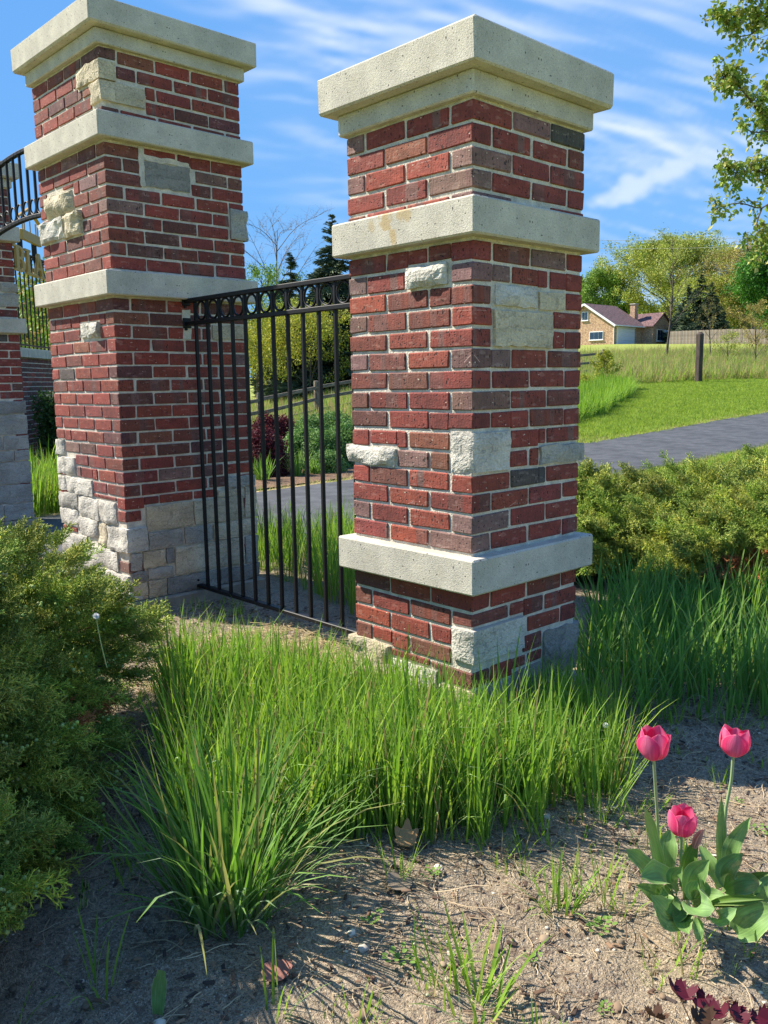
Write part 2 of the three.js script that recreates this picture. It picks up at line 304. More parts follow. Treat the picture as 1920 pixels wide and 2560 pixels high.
  (o.stones ?? []).forEach((s, i) => {
    const mat = MAT.lime[s.m ?? 'w'], ro = s.rough ?? .012, pr = (s.out ?? .012) * .65;
    if (s.corner) {
      const h = s.y1 - s.y0, g = stoneGeo(s.l + pr, h, s.r + pr, ro, seed * 3 + i * 17); const m = part('stone', g, mat, root);
      m.position.set(w / 2 + pr - (s.l + pr) / 2, (s.y0 + s.y1) / 2, w / 2 + pr - (s.r + pr) / 2);
    } else {
      const d = .07 + pr, m = part('stone', stoneGeo(s.t1 - s.t0, s.y1 - s.y0, d, ro, seed * 3 + i * 17), mat, root);
      const [x, y, z] = onFace(s.f, w, (s.t0 + s.t1) / 2, (s.y0 + s.y1) / 2, pr - d / 2); m.position.set(x, y, z); m.rotation.y = faceTurn[s.f];
    }
  });
  for (const [f, t0, t1, y0, y1, out] of o.patches ?? []) { const [x, y, z] = onFace(f, w, (t0 + t1) / 2, (y0 + y1) / 2, out - .02); const m = part('mortar_patch', stoneGeo(t1 - t0, y1 - y0, .04, .003, seed + Math.round(t0 * 999)), MAT.mortar, root); m.position.set(x, y, z); m.rotation.y = faceTurn[f]; }
  return root;
}
const centre = (ax, az, ya, w) => { const u = [-Math.cos(ya), -Math.sin(ya)], v = [Math.sin(ya), -Math.cos(ya)]; return [ax + (u[0] + v[0]) * w / 2, az + (u[1] + v[1]) * w / 2]; };
const RP = { x: .2896, z: -2.7787, ya: .8245, w: .598 }, LP = { x: -1.3797, z: -4.524, ya: .8134, w: .8278 };
const l = (w, u0, u1, y0, y1, q = {}) => ({ f: 0, t0: w - u1, t1: w - u0, y0, y1, ...q }), r = (t0, t1, y0, y1, q = {}) => ({ f: 1, t0, t1, y0, y1, ...q });
{
  const w = RP.w, [cx, cz] = centre(RP.x, RP.z, RP.ya, w);
  pillar({
    name: 'brick_pillar', label: 'shorter red brick pillar with three cream stone bands rising out of tall grass', group: 'gate pillars', cx, cz, yaw: RP.ya, w, n: 3, course: .0677, seed: 11, seen: [0, 1], footTop: .125, over: .0437,
    sections: [
      { top: 2.1153, bottom: 1.8127, first: 'r', rows: ['rm|rpk|p', 'rbr|mr|', 'oo|prm|p', 'rmp|rr|', 'ro|prr|b'] },
      { top: 1.6975, bottom: .6715, first: 'l', rows: ['mrm|mp|', 'mr|prr|p', 'omm|rr|', 'mm|orr|p', 'mrr|rr|', 'bo|prm|p', 'mbr|rr|', 'rr|prb|b', 'drr|rm|', 'rb|rrm|r', 'rpb|rr|', 'bo|rkr|r', 'ror|om|', 'ro|prr|p', 'mop|rr|'] },
      { top: .551, bottom: .125, first: 'l', rows: ['drr|rm|', 'rm|brr|b', 'orr|rr|', 'ob|rrr|b', 'rrb|rr|', 'rr|rrr|r'] }],
    bands: [[.551, .6715], [1.6975, 1.8127, 1]], cap: { bed0: 2.1153, bed1: 2.1817, top: 2.3032, bedO: .0211, o: .0712 },
    stones: [
      l(w, .105, .281, 1.562, 1.630, { m: 'w', rough: .02, out: .02 }), l(w, .365, .618, .955, 1.018, { m: 'w', rough: .018, out: .016 }),
      { corner: true, l: .097, r: .186, y0: .948, y1: 1.083, m: 'w', rough: .014, out: .012 },
      r(.112, .330, 1.491, 1.556, { m: 'w', rough: .012, out: .01 }), r(.344, .492, 1.494, 1.552, { m: 'c', rough: .004, out: .008 }), r(.107, .421, 1.360, 1.474, { m: 'c', rough: .0035, out: .010 }), r(.365, .622, .952, 1.017, { m: 'g', rough: .008, out: .012 }),
      l(w, .405, .618, .128, .280, { m: 't', rough: .016, out: .022 }), l(w, .165, .388, .128, .238, { m: 'w', rough: .014, out: .014 }), { corner: true, l: .088, r: .270, y0: .302, y1: .418, m: 'w', rough: .012, out: .018 },
      r(.398, .612, .150, .330, { m: 'd', rough: .01, out: .014 }), r(.225, .385, .128, .222, { m: 'd', rough: .01, out: .01 }), r(.02, .21, .128, .20, { m: 'g', rough: .01, out: .008 }), l(w, -.005, .15, .128, .20, { m: 't', rough: .01, out: .01 })],
  });
}
{
  const w = LP.w, [cx, cz] = centre(LP.x, LP.z, LP.ya, w), f = { rough: .008, out: .014 }, k = { rough: .015, out: .014 };
  const base = [
    r(.121, .405, .462, .598, { m: 't', ...f }), r(.416, .750, .458, .596, { m: 't', ...f }), r(.577, .750, .605, .642, { m: 'c', ...f }), r(.648, .834, .650, .714, { m: 'g', ...f }), r(.761, .840, .462, .640, { m: 'c', ...f }),
    r(.126, .338, .356, .452, { m: 'g', ...f }), r(.349, .526, .356, .448, { m: 'g', ...f }), r(.538, .842, .356, .449, { m: 'c', ...f }), r(.015, .075, .256, .348, { m: 'g', ...f }),
    r(.085, .215, .258, .347, { m: 't', ...f }), r(.226, .269, .262, .347, { m: 'd', ...f }), r(.280, .742, .190, .347, { m: 'c', ...f }), r(.752, .842, .184, .346, { m: 'g', ...f }), r(.015, .100, .190, .246, { m: 'd', ...f }), r(.110, .262, .192, .250, { m: 'g', ...f }), r(.015, .098, .088, .180, { m: 't', ...f }),
    r(.108, .214, .088, .182, { m: 't', ...f }), r(.224, .474, .088, .180, { m: 'd', ...f }), r(.484, .562, .088, .178, { m: 'g', ...f }), r(.573, .842, .088, .174, { m: 'd', ...f }),
    { corner: true, l: .225, r: .116, y0: .358, y1: .486, m: 'w', rough: .012, out: .014 },
    l(w, .725, .842, .850, .938, { m: 'w', ...k }), l(w, .590, .845, .735, .838, { m: 'w', ...k }), l(w, .735, .842, .640, .724, { m: 'w', ...k }), l(w, .385, .722, .632, .724, { m: 'w', ...k }),
    l(w, .585, .845, .540, .628, { m: 'g', ...k }), l(w, .326, .574, .505, .622, { m: 'w', ...k }), l(w, .108, .315, .500, .620, { m: 'w', ...k }), l(w, .600, .845, .434, .530, { m: 'w', ...k }), l(w, .340, .588, .395, .496, { m: 'w', ...k }),
    l(w, .240, .330, .360, .490, { m: 'c', ...k }), l(w, .50, .845, .26, .384, { m: 'w', ...k }), l(w, .12, .49, .24, .348, { m: 'w', ...k }), l(w, .0, .40, .088, .23, { m: 'w', ...k }), l(w, .41, .845, .088, .25, { m: 'g', ...k })];
  pillar({
    name: 'brick_pillar', label: 'taller red brick pillar with pale stone base, the iron fence panel fixed to its side', group: 'gate pillars', cx, cz, yaw: LP.ya, w, n: 4, course: .0698, seed: 23, seen: [0, 1], footTop: .085, over: .0507,
    sections: [{ top: 2.9185, bottom: 2.5986, first: 'l' }, { top: 2.4754, bottom: 1.8337, first: 'r' }, { top: 1.7082, bottom: .085, first: 'l' }],
    bands: [[1.7082, 1.8337], [2.4754, 2.5986]], cap: { bed0: 2.9185, bed1: 2.9861, top: 3.1128, bedO: .0243, o: .0752 },
    stones: [{ corner: true, l: .25, r: .082, y0: 2.762, y1: 2.848, m: 'c', rough: .016, out: .02 }, { corner: true, l: .10, r: .238, y0: 2.655, y1: 2.750, m: 'c', rough: .012, out: .018 },
      r(.222, .487, 2.278, 2.402, { m: 'd', rough: .006, out: .004 }), r(.738, .848, 2.058, 2.228, { m: 'g', rough: .012, out: .016 }),
      l(w, .39, .745, 2.182, 2.298, { m: 'c', rough: .03, out: .026 }), l(w, .535, .84, 2.060, 2.172, { m: 'w', rough: .024, out: .022 }), l(w, .305, .525, 2.056, 2.174, { m: 'c', rough: .032, out: .034 }),
      l(w, .175, .40, 1.510, 1.586, { m: 'w', rough: .03, out: .03 }), r(.59, .812, 1.502, 1.580, { m: 't', rough: .006, out: .008 }), ...base],
    patches: [[1, .19, .222, 2.27, 2.47, .003], [1, .22, .49, 2.404, 2.432, .002], [1, .40, .45, 1.50, 1.66, .002]],
  });
  // its twin across the path: the side towards the path shows, stone to waist height
  const t = 3.45, ux = -Math.cos(LP.ya) * t, uz = -Math.sin(LP.ya) * t, tall = [], R = rng(5);
  let y = .088; for (const h of [.15, .17, .2, .1, .13, .18, .12]) { let a = .0; while (a < w - .05) { let b = a + .16 + R() * .28; if (w - b < .12) b = w + .014; tall.push(r(a + .005, Math.min(b, w + .014) - .005, y, y + h - .011, { m: R() < .75 ? 'g' : 'd', rough: .010, out: .016 })); a = b; } y += h; }
  pillar({
    name: 'brick_pillar', label: 'shaded brick pillar on tall grey stone base beyond the iron arch', group: 'gate pillars', cx: cx + ux, cz: cz + uz, yaw: LP.ya, w, n: 4, course: .0698, seed: 37, seen: [1], footTop: .085, over: .0507,
    sections: [{ top: 2.9185, bottom: 2.5986, first: 'l' }, { top: 2.4754, bottom: 1.8337, first: 'r' }, { top: 1.7082, bottom: .085, first: 'l' }],
    bands: [[1.7082, 1.8337], [2.4754, 2.5986]], cap: { bed0: 2.9185, bed1: 2.9861, top: 3.1128, bedO: .0243, o: .0752 },
    stones: [r(.5, .845, 1.93, 2.04, { m: 'g', rough: .01, out: .014 }), r(.7, .845, 2.06, 2.13, { m: 'g', rough: .012, out: .014 }), ...tall],
  });
}

// ------------------------------------------------------------------ iron work
const Lc = Math.cos(LP.ya), Ls = Math.sin(LP.ya);
const ringGeo = (R, a, ry) => { const g = new THREE.TorusGeometry(R, a, 6, 28); g.scale(1, ry ?? 1, 1.25); return g; };
{
  // panel between the two pillars, along the local X axis from the taller pillar's side
  const A = [LP.x + Ls * .425, LP.z - Lc * .425], len = 1.8215;
  const g = thing('iron_fence_panel', 'black iron fence panel with a row of rings between the two near pillars', 'fence', [A[0], 0, A[1]], -LP.ya);
  part('rail', bar(V(-.02, 1.702, 0), V(len + .03, 1.702, 0), .034, .022), MAT.iron, g);
  part('rail', bar(V(-.02, 1.58, 0), V(len + .03, 1.58, 0), .034, .022), MAT.iron, g);
  part('rail', bar(V(.005, .108, 0), V(len + .03, .108, 0), .036, .020), MAT.iron, g);
  const pk = bar(V(0, .118, 0), V(0, 1.69, 0), .0175), rg = ringGeo(.0445, .0055, 1.06), bk = chamfer(.012, .055, .05, .003), bolt = new THREE.CylinderGeometry(.007, .007, .012, 8).rotateZ(Math.PI / 2);
  for (let k = 0; k < 15; k++) {
    const x = .097 + k * .1166; part('picket', pk, MAT.iron, g).position.x = x;
    if (k < 14) part('ring', rg, MAT.iron, g).position.set(x + .0583, 1.641, 0);
  }
  for (const y of [1.70, 1.58, .125]) { const b = part('bracket', bk, MAT.iron, g); b.position.set(.004, y + .004, 0); const c = part('bolt', bolt, MAT.iron, b); c.position.set(.008, y < 1 ? .012 : -.034, .012); }
}
{
  // arch between the taller pillar and its twin; s runs along -X of the local frame
  const A = [LP.x + Ls * .425, LP.z - Lc * .425], s0 = .83, s1 = 3.45, mid = (s0 + s1) / 2;
  const g = thing('iron_arch', 'black iron arch with pickets and rings spanning two pillars overhead', 'arch', [A[0], 0, A[1]], -LP.ya);
  const yo = (s) => 2.885 - .22 * ((s - mid) / 1.31) ** 2, yi = (s) => 2.43 - .20 * ((s - mid) / 1.31) ** 2;
  const sweep = (f, w, h) => { const pts = [], n = 40; for (let i = 0; i <= n; i++) { const s = lerp(s0 - .01, s1 + .01, i / n); pts.push(V(-s, f(s), 0)); } const parts = []; for (let i = 0; i < n; i++) parts.push(bar(pts[i], pts[i + 1].clone().lerp(pts[i], -.02), w, h)); return mergeGeometries(parts); };
  part('outer_rail', sweep(yo, .034, .026), MAT.iron, g); part('inner_rail', sweep(yi, .034, .026), MAT.iron, g);
  const rg = ringGeo(.048, .0055, 1.05);
  for (let s = s0 + .1; s < s1; s += .122) { part('picket', bar(V(-s, yi(s), 0), V(-s, yo(s), 0), .0175), MAT.iron, g); if (s + .061 < s1) part('ring', rg, MAT.iron, g).position.set(-s - .061, yi(s + .061) + .066, 0); }
}

// ------------------------------------------------------------------ ground
const pathC = new THREE.CatmullRomCurve3([[-7.4, -2.4], [-4.9, -4.8], [-2.8, -6.72], [-.57, -8.78], [3.1, -13.1], [7.6, -18.0], [13.6, -23.6], [24, -31]].map(([x, z]) => V(x, 0, z)));
const pathPts = pathC.getSpacedPoints(160), PW = 1.38;
function pathDist(x, z) { let b = 1e9; for (const p of pathPts) { const d = (p.x - x) ** 2 + (p.z - z) ** 2; if (d < b) b = d; } return Math.sqrt(b); }
function land(x, z) {
  const d = -z, q = Math.max(0, d - 14), ramp = q * q / (q + 6), s = lerp(.008, .064, sstep(-6, 8, x * 30 / Math.max(30, d) + (d > 30 ? 0 : 0)));
  let h = s * ramp; h = h < 5 ? h : 5 + (h - 5) * .45;
  h -= .5 * sstep(-.5, -5, x) * sstep(13, 20, d) * (1 - sstep(32, 60, d));
  return h + (fbm(x / 9, z / 9, 3, 71) - .5) * .25 * sstep(9, 22, d) - .0;
}
const inBed = (x, z) => sstep(-4.6, -3.6, x) * (1 - sstep(3.2, 4.2, x)) * sstep(-7.2, -5.8, z);
const soilH = (x, z) => .012 + (fbm(x * 1.3, z * 1.3, 3, 81) - .5) * .07 + (fbm(x * 9, z * 9, 3, 83) - .5) * .034 + (fbm(x * 42, z * 42, 3, 85) - .5) * .018;
const H = (x, z) => (x > -4 && x < 3.6 && z > -6.2 && z < 1) ? Math.max(soilH(x, z), land(x, z)) : land(x, z);
const soilC = tex(1024, 1024, (i, j) => {
  const a = fbm(i / 128, j / 128, 5, 3, 8), g = hash2(i >> 1, j >> 1, 4), s = fbm(i / 6, j / 6, 3, 6), p = fbm(i / 18, j / 18, 2, 8);
  let c = mul3(mix3([164, 147, 121], [134, 118, 97], a), .68 + s * .5 + (g - .5) * .26);
  if (g > .965) c = mul3([205, 195, 175], .7 + s * .4); else if (g < .03) c = [58, 48, 42]; if (p > .72) c = mix3(c, [84, 68, 56], .5);
  return c;
}, { repeat: [1.1, 1.1] });
const soilB = tex(1024, 1024, (i, j) => fbm(i / 7, j / 7, 4, 6) * .7 + hash2(i >> 1, j >> 1, 4) * .3, { color: false, repeat: [1.1, 1.1] });
MAT.soil = new THREE.MeshStandardMaterial({ map: soilC, bumpMap: soilB, bumpScale: .007, roughness: 1 });
{
  const x0 = -3.9, x1 = 3.5, z0 = -.2, z1 = -6.1, nx = 330, nz = 300, pos = [], uv = [], idx = [];
  for (let j = 0; j <= nz; j++) for (let i = 0; i <= nx; i++) { const x = lerp(x0, x1, i / nx), z = lerp(z0, z1, j / nz), e = Math.min(i, nx - i, j, nz - j) < 2 ? -.12 : 0; pos.push(x, soilH(x, z) + e, z); uv.push(x, z); }
  for (let j = 0; j < nz; j++) for (let i = 0; i < nx; i++) { const a = j * (nx + 1) + i, b = a + nx + 1; idx.push(a, a + 1, b, b, a + 1, b + 1); }
  const g = geoFrom(pos, uv, idx); struct('garden_soil', g, MAT.soil, 'bare tan garden soil around the pillars', 'soil');
}
const turfC = tex(512, 512, (i, j) => { const a = fbm(i / 90, j / 90, 5, 5), s = fbm(i / 3, j / 5, 2, 6), g = hash2(i, j, 7), y = fbm(i / 30, j / 30, 3, 9); let c = mix3([136, 152, 52], [162, 170, 66], a); c = mix3(c, [150, 140, 84], sstep(.55, .8, y) * .4); return mul3(c, .6 + s * .6 + (g - .5) * .3); }, { repeat: [.5, .5] });
MAT.turf = new THREE.MeshStandardMaterial({ map: turfC, roughness: 1, vertexColors: true });
{
  const N = 190, pos = [], uv = [], col = [], idx = [], wx = (t) => 4 + Math.sign(t) * (Math.abs(t) * 14 + Math.abs(t) ** 3 * 240), wz = (t) => 30 - t * 60 - t ** 3 * 420;
  for (let j = 0; j <= N; j++) for (let i = 0; i <= N; i++) {
    const x = wx(i / N * 2 - 1), z = wz(j / N), bed = inBed(x, z), n = fbm(x / 5, z / 5, 4, 51);
    pos.push(x, land(x, z) - .055 * bed - (pathDist(x, z) < PW - .25 ? .05 : 0), z); uv.push(x, z);
    const dryP = fbm(x / 2.3 + 40, z / 2.3, 3, 57); col.push(.85 + n * .3 + dryP * .06, .85 + n * .3, .85 + n * .3 - dryP * .06);
  }
  for (let j = 0; j < N; j++) for (let i = 0; i < N; i++) { const a = j * (N + 1) + i, b = a + N + 1; idx.push(a, a + 1, b, b, a + 1, b + 1); }
  const g = geoFrom(pos, uv, idx); g.setAttribute('color', new THREE.Float32BufferAttribute(col, 3)); struct('ground', g, MAT.turf, 'rising green lawn and meadow', 'ground');
}
function strip(curve, half, lift, n, wob = 0) {
  const pts = curve.getSpacedPoints(n), pos = [], uv = [], idx = [], m = 6; let len = 0;
  for (let i = 0; i <= n; i++) {
    const p = pts[i], q = pts[Math.min(n, i + 1)], o = pts[Math.max(0, i - 1)], t = q.clone().sub(o).normalize(), s = V(-t.z, 0, t.x); if (i) len += p.distanceTo(o);
    for (let k = 0; k <= m; k++) { const e = k / m * 2 - 1, w = half + (k === 0 || k === m ? (fbm(len * 1.1 + k * 9, 3, 3, 91) - .5) * wob : 0), x = p.x + s.x * e * w, z = p.z + s.z * e * w; pos.push(x, land(x, z) + lift + .02 * (1 - e * e), z); uv.push(x, z); }
  }
  for (let i = 0; i < n; i++) for (let k = 0; k < m; k++) { const a = i * (m + 1) + k, b = a + m + 1; idx.push(a, a + 1, b, b, a + 1, b + 1); }
  return geoFrom(pos, uv, idx);
}
const asphC = tex(1024, 1024, (i, j) => { const g = hash2(i, j, 3), s = fbm(i / 3, j / 3, 2, 4), a = fbm(i / 128, j / 128, 4, 6, 8); return mul3([86, 87, 88], .56 + a * .5 + (g - .5) * .35 + (s - .5) * .3 + (g > .993 ? .5 : 0)); }, { repeat: [.8, .8] });
MAT.asphalt = new THREE.MeshStandardMaterial({ map: asphC, bumpMap: asphC, bumpScale: .006, roughness: .82 });
const edgeC = tex(512, 512, (i, j) => { const g = hash2(i, j, 3), s = fbm(i / 4, j / 4, 3, 4), a = fbm(i / 40, j / 40, 3, 6); return mul3(mix3([186, 160, 112], [120, 118, 58], sstep(.4, .65, a)), .6 + s * .6 + (g - .5) * .3); }, { repeat: [1.5, 1.5] });
struct('path_edge', strip(pathC, PW + .16, .004, 260, .22), new THREE.MeshStandardMaterial({ map: edgeC, roughness: 1 }), 'dry straw coloured edge along the asphalt path', 'path edge');
struct('path', strip(pathC, PW, .012, 260, .10), MAT.asphalt, 'grey asphalt path running past the pillars up the lawn', 'path');

// mulch bed beyond the path, seen through the fence panel
const mulchC = tex(512, 512, (i, j) => { const g = hash2(i >> 1, j >> 1, 3), s = fbm(i / 5, j / 9, 3, 4), a = fbm(i / 60, j / 60, 3, 6); return mul3(mix3([150, 116, 84], [104, 80, 60], a), .55 + s * .7 + (g - .5) * .35); }, { repeat: [1, 1] });
{
  const pos = [], uv = [], idx = [], n = 40, m = 14;
  for (let j = 0; j <= m; j++) for (let i = 0; i <= n; i++) { const t = lerp(.17, .44, i / n), p = pathC.getPointAt(t), q = pathC.getTangentAt(t), e = PW + .2 + j / m * (3.2 + (fbm(i / 6, 1, 2, 3) - .5)), x = p.x + q.z * e, z = p.z - q.x * e; pos.push(x, land(x, z) + .012 + (j > 0 && j < m ? (hash2(i, j, 5)) * .03 : 0), z); uv.push(x, z); }
  for (let j = 0; j < m; j++) for (let i = 0; i < n; i++) { const a = j * (n + 1) + i, b = a + n + 1; idx.push(a, b, a + 1, b, b + 1, a + 1); }
  struct('mulch_bed', geoFrom(pos, uv, idx), new THREE.MeshStandardMaterial({ map: mulchC, bumpMap: mulchC, bumpScale: .02, roughness: 1 }), 'brown mulch bed beyond the asphalt path', 'mulch');
}

// ------------------------------------------------------------------ plants: materials and building bricks
const leafMat = (c, t = .42, ro = .85) => new THREE.MeshPhysicalMaterial({ color: c, roughness: ro, transmission: t, thickness: 0, side: THREE.DoubleSide, specularIntensity: .35 });
MAT.grass = new THREE.MeshPhysicalMaterial({ color: srgb(255, 255, 255), vertexColors: true, roughness: .9, transmission: .54, thickness: 0, side: THREE.DoubleSide, specularIntensity: .5 });
const barkT = tex(256, 256, (i, j) => mul3([112, 98, 84], .5 + fbm(i / 8, j / 40, 4, 3) * .8), {});
MAT.bark = new THREE.MeshStandardMaterial({ map: barkT, bumpMap: barkT, bumpScale: .01, roughness: .95 });
MAT.twig = new THREE.MeshStandardMaterial({ color: srgb(104, 80, 62), roughness: .95 });
// one blade: a tapered strip that rises and bends over
function blade(out, x, z, len, wid, lean, bend, dir, col, segs = 5, fold = .25) {
  const base = out.pos.length / 3, c = Math.cos(dir), s = Math.sin(dir); let a = lean, px = 0, py = 0; const st = len / segs;
  for (let i = 0; i <= segs; i++) {
    const t = i / segs, w = wid * .5 * (i === segs ? .06 : Math.min(1, .62 + t * 1.5) * (1 - t ** 3.2 * .8));
    const X = x + c * px, Z = z + s * px, k = fold * w;
    out.pos.push(X - s * w, py, Z + c * w, X + c * k * Math.cos(a), py - k * Math.sin(a), Z + s * k * Math.cos(a), X + s * w, py, Z - c * w);
    for (let q = 0; q < 3; q++) out.col.push(col.r, col.g, col.b);
    if (i < segs) { const b = base + i * 3; out.idx.push(b, b + 1, b + 3, b + 1, b + 4, b + 3, b + 1, b + 2, b + 4, b + 2, b + 5, b + 4); }
    a += bend / segs * (.4 + t * 1.2); px += Math.sin(a) * st; py += Math.cos(a) * st;
  }
}
function clump(seed, n, rad, len, wid, lean, bend, cols) {
  const R = rng(seed), o = { pos: [], col: [], idx: [] };
  for (let i = 0; i < n; i++) { const a = R() * 6.283, q = Math.sqrt(R()) * rad, c = cols[Math.floor(R() * cols.length)].clone().multiplyScalar(.8 + R() * .4); blade(o, Math.cos(a) * q, Math.sin(a) * q, len * (.5 + R() * .6), wid * (.6 + R() * .7), lean * R(), bend * (R() ** 1.6) * (R() < .12 ? 2 : 1), a + (R() - .5) * 2.2, c); }
  const g = geoFrom(o.pos, null, o.idx); g.setAttribute('color', new THREE.Float32BufferAttribute(o.col, 3)); return g;
}
const GR = [srgb(128, 166, 42), srgb(146, 182, 48), srgb(108, 150, 40), srgb(160, 188, 64), srgb(130, 168, 50)], DRY = [srgb(196, 176, 128), srgb(170, 150, 100), srgb(206, 190, 150)];
const inPoly = (P, x, z) => { let c = false; for (let i = 0, j = P.length - 1; i < P.length; j = i++) if ((P[i][1] > z) !== (P[j][1] > z) && x < (P[j][0] - P[i][0]) * (z - P[i][1]) / (P[j][1] - P[i][1]) + P[i][0]) c = !c; return c; };
const inPillar = (x, z, m = .0) => [[RP, RP.w], [LP, LP.w]].some(([p, w]) => { const u = -(x - p.x) * Math.cos(p.ya) - (z - p.z) * Math.sin(p.ya), v = (x - p.x) * Math.sin(p.ya) - (z - p.z) * Math.cos(p.ya); return u > -.045 - m && u < w + .045 + m && v > -.045 - m && v < w + .045 + m; });
function field(poly, count, seed, scale, keep, yOff = -.01) {
  const R = rng(seed), xs = poly.map((p) => p[0]), zs = poly.map((p) => p[1]), out = []; let guard = 0;
  while (out.length < count && guard++ < count * 40) {
    const x = lerp(Math.min(...xs), Math.max(...xs), R()), z = lerp(Math.min(...zs), Math.max(...zs), R());
    if (!inPoly(poly, x, z) || inPillar(x, z, .01) || (keep && !keep(x, z, R))) continue;
    const s = scale(x, z, R); out.push({ m: M(V(x, H(x, z) + yOff, z), yawTilt(R() * 6.283, R() * .12, R() * 6.283), V(s, s * (.8 + R() * .4), s)), k: R() });
  }
  return out;
}
function spread(name, geos, spots, label, category, mat = MAT.grass, parent = null) { // shares the spots out between a few variants, all children of one object
  const root = new THREE.Group(); root.name = numbered(name); root.userData = { kind: 'stuff', label, category }; (parent ?? scene).add(root);
  const per = geos.map(() => []); spots.forEach((s) => per[Math.floor(s.k * geos.length) % geos.length].push(s));
  geos.forEach((g, i) => per[i].length && many('blades', g, mat, per[i], root)); return root;
}
// tall grass
const tallG = [1, 2, 3, 4, 5, 6].map((k) => clump(100 + k, 9, .035, .42, .0078, .26, .75, k % 2 ? [...GR, ...GR, srgb(156, 150, 70)] : [...GR, DRY[1]]));
const front = [[-.58, -2.14], [-.35, -2.02], [-.05, -2.2], [.25, -2.13], [.52, -2.2], [.74, -2.44], [.78, -2.8], [.62, -3.0], [.28, -2.72], [-.16, -3.18], [-.22, -3.36], [-.6, -3.42], [-.86, -3.3], [-.70, -2.6]];
spread('tall_grass', tallG, field(front, 1350, 7, (x, z, R) => (.58 + R() * .46) * (1 - .22 * sstep(-2.95, -3.4, z)) * (.76 + .24 * sstep(.0, .38, Math.min(9, (x - RP.x) * -Math.sin(RP.ya) + (z - RP.z) * Math.cos(RP.ya)) * (x < RP.x + .05 ? 1 : 9))), (x, z, R) => fbm(x * 3.1, z * 3.1, 3, 15) + R() * .35 - .16 * sstep(-2.4, -2.1, z) > .46), 'tall fresh green grass in front of the shorter pillar', 'grass');
const wideG = [1, 2, 3, 4].map((k) => clump(130 + k, 8, .045, .46, .0105, .35, 1.05, [srgb(100, 148, 54), srgb(114, 160, 60), srgb(90, 136, 50), srgb(126, 164, 70)]));
const rightP = [[.70, -3.02], [1.05, -2.9], [1.65, -2.95], [2.3, -3.1], [2.5, -4.3], [1.5, -4.6], [1.1, -4.3], [.85, -3.6]];
spread('tall_grass', [tallG[0], ...wideG], field(rightP, 520, 8, (x, z, R) => .46 + R() * .46, (x, z, R) => fbm(x * 2.2, z * 2.2, 3, 25) + R() * .4 > .48), 'tall shaded grass under the juniper beside the shorter pillar', 'grass');
const backP = [[-.55, -5.15], [-.1, -4.3], [.3, -4.0], [.9, -4.5], [1.2, -5.6], [1.0, -7.6], [.2, -7.5], [-.6, -6.9], [-1.35, -6.0], [-1.0, -5.7]];
spread('tall_grass', tallG, field(backP, 1100, 9, (x, z, R) => .56 + R() * .4, (x, z, R) => pathDist(x, z) > PW + .05 && fbm(x * 1.8, z * 1.8, 3, 35) + R() * .4 > .46), 'tall sunny grass behind the iron fence panel', 'grass');
const leftP = [[-4.2, -7.6], [-3.2, -6.6], [-2.6, -6.9], [-3.3, -9.4], [-4.6, -10.6], [-5.2, -9.6]];
spread('tall_grass', tallG, field(leftP, 700, 10, (x, z, R) => 1.0 + R() * .6, (x, z) => pathDist(x, z) > PW + .1), 'tall grass in front of the dark hedge beyond the arch', 'grass');
// thin sprouting grass and small weeds over the bare soil
const shortG = [1, 2, 3].map((k) => clump(140 + k, 7, .03, .10, .0035, .6, 1.0, [...GR, DRY[0]]));
const bareP = [[-1.1, -1.2], [1.4, -1.2], [1.5, -3.0], [.7, -3.0], [.4, -2.2], [-.7, -2.1], [-.9, -3.4], [-.1, -3.5], [.0, -4.0], [-.8, -4.9], [-1.3, -4.2]];
spread('sparse_grass', shortG, field(bareP, 420, 12, (x, z, R) => .4 + R() * .9, (x, z, R) => fbm(x * 2, z * 2, 3, 45) + (z < -2.9 ? .22 : 0) + (z > -2.35 && z < -1.9 ? .1 : 0) > .58), 'thin low grass sprouting from bare soil', 'grass');
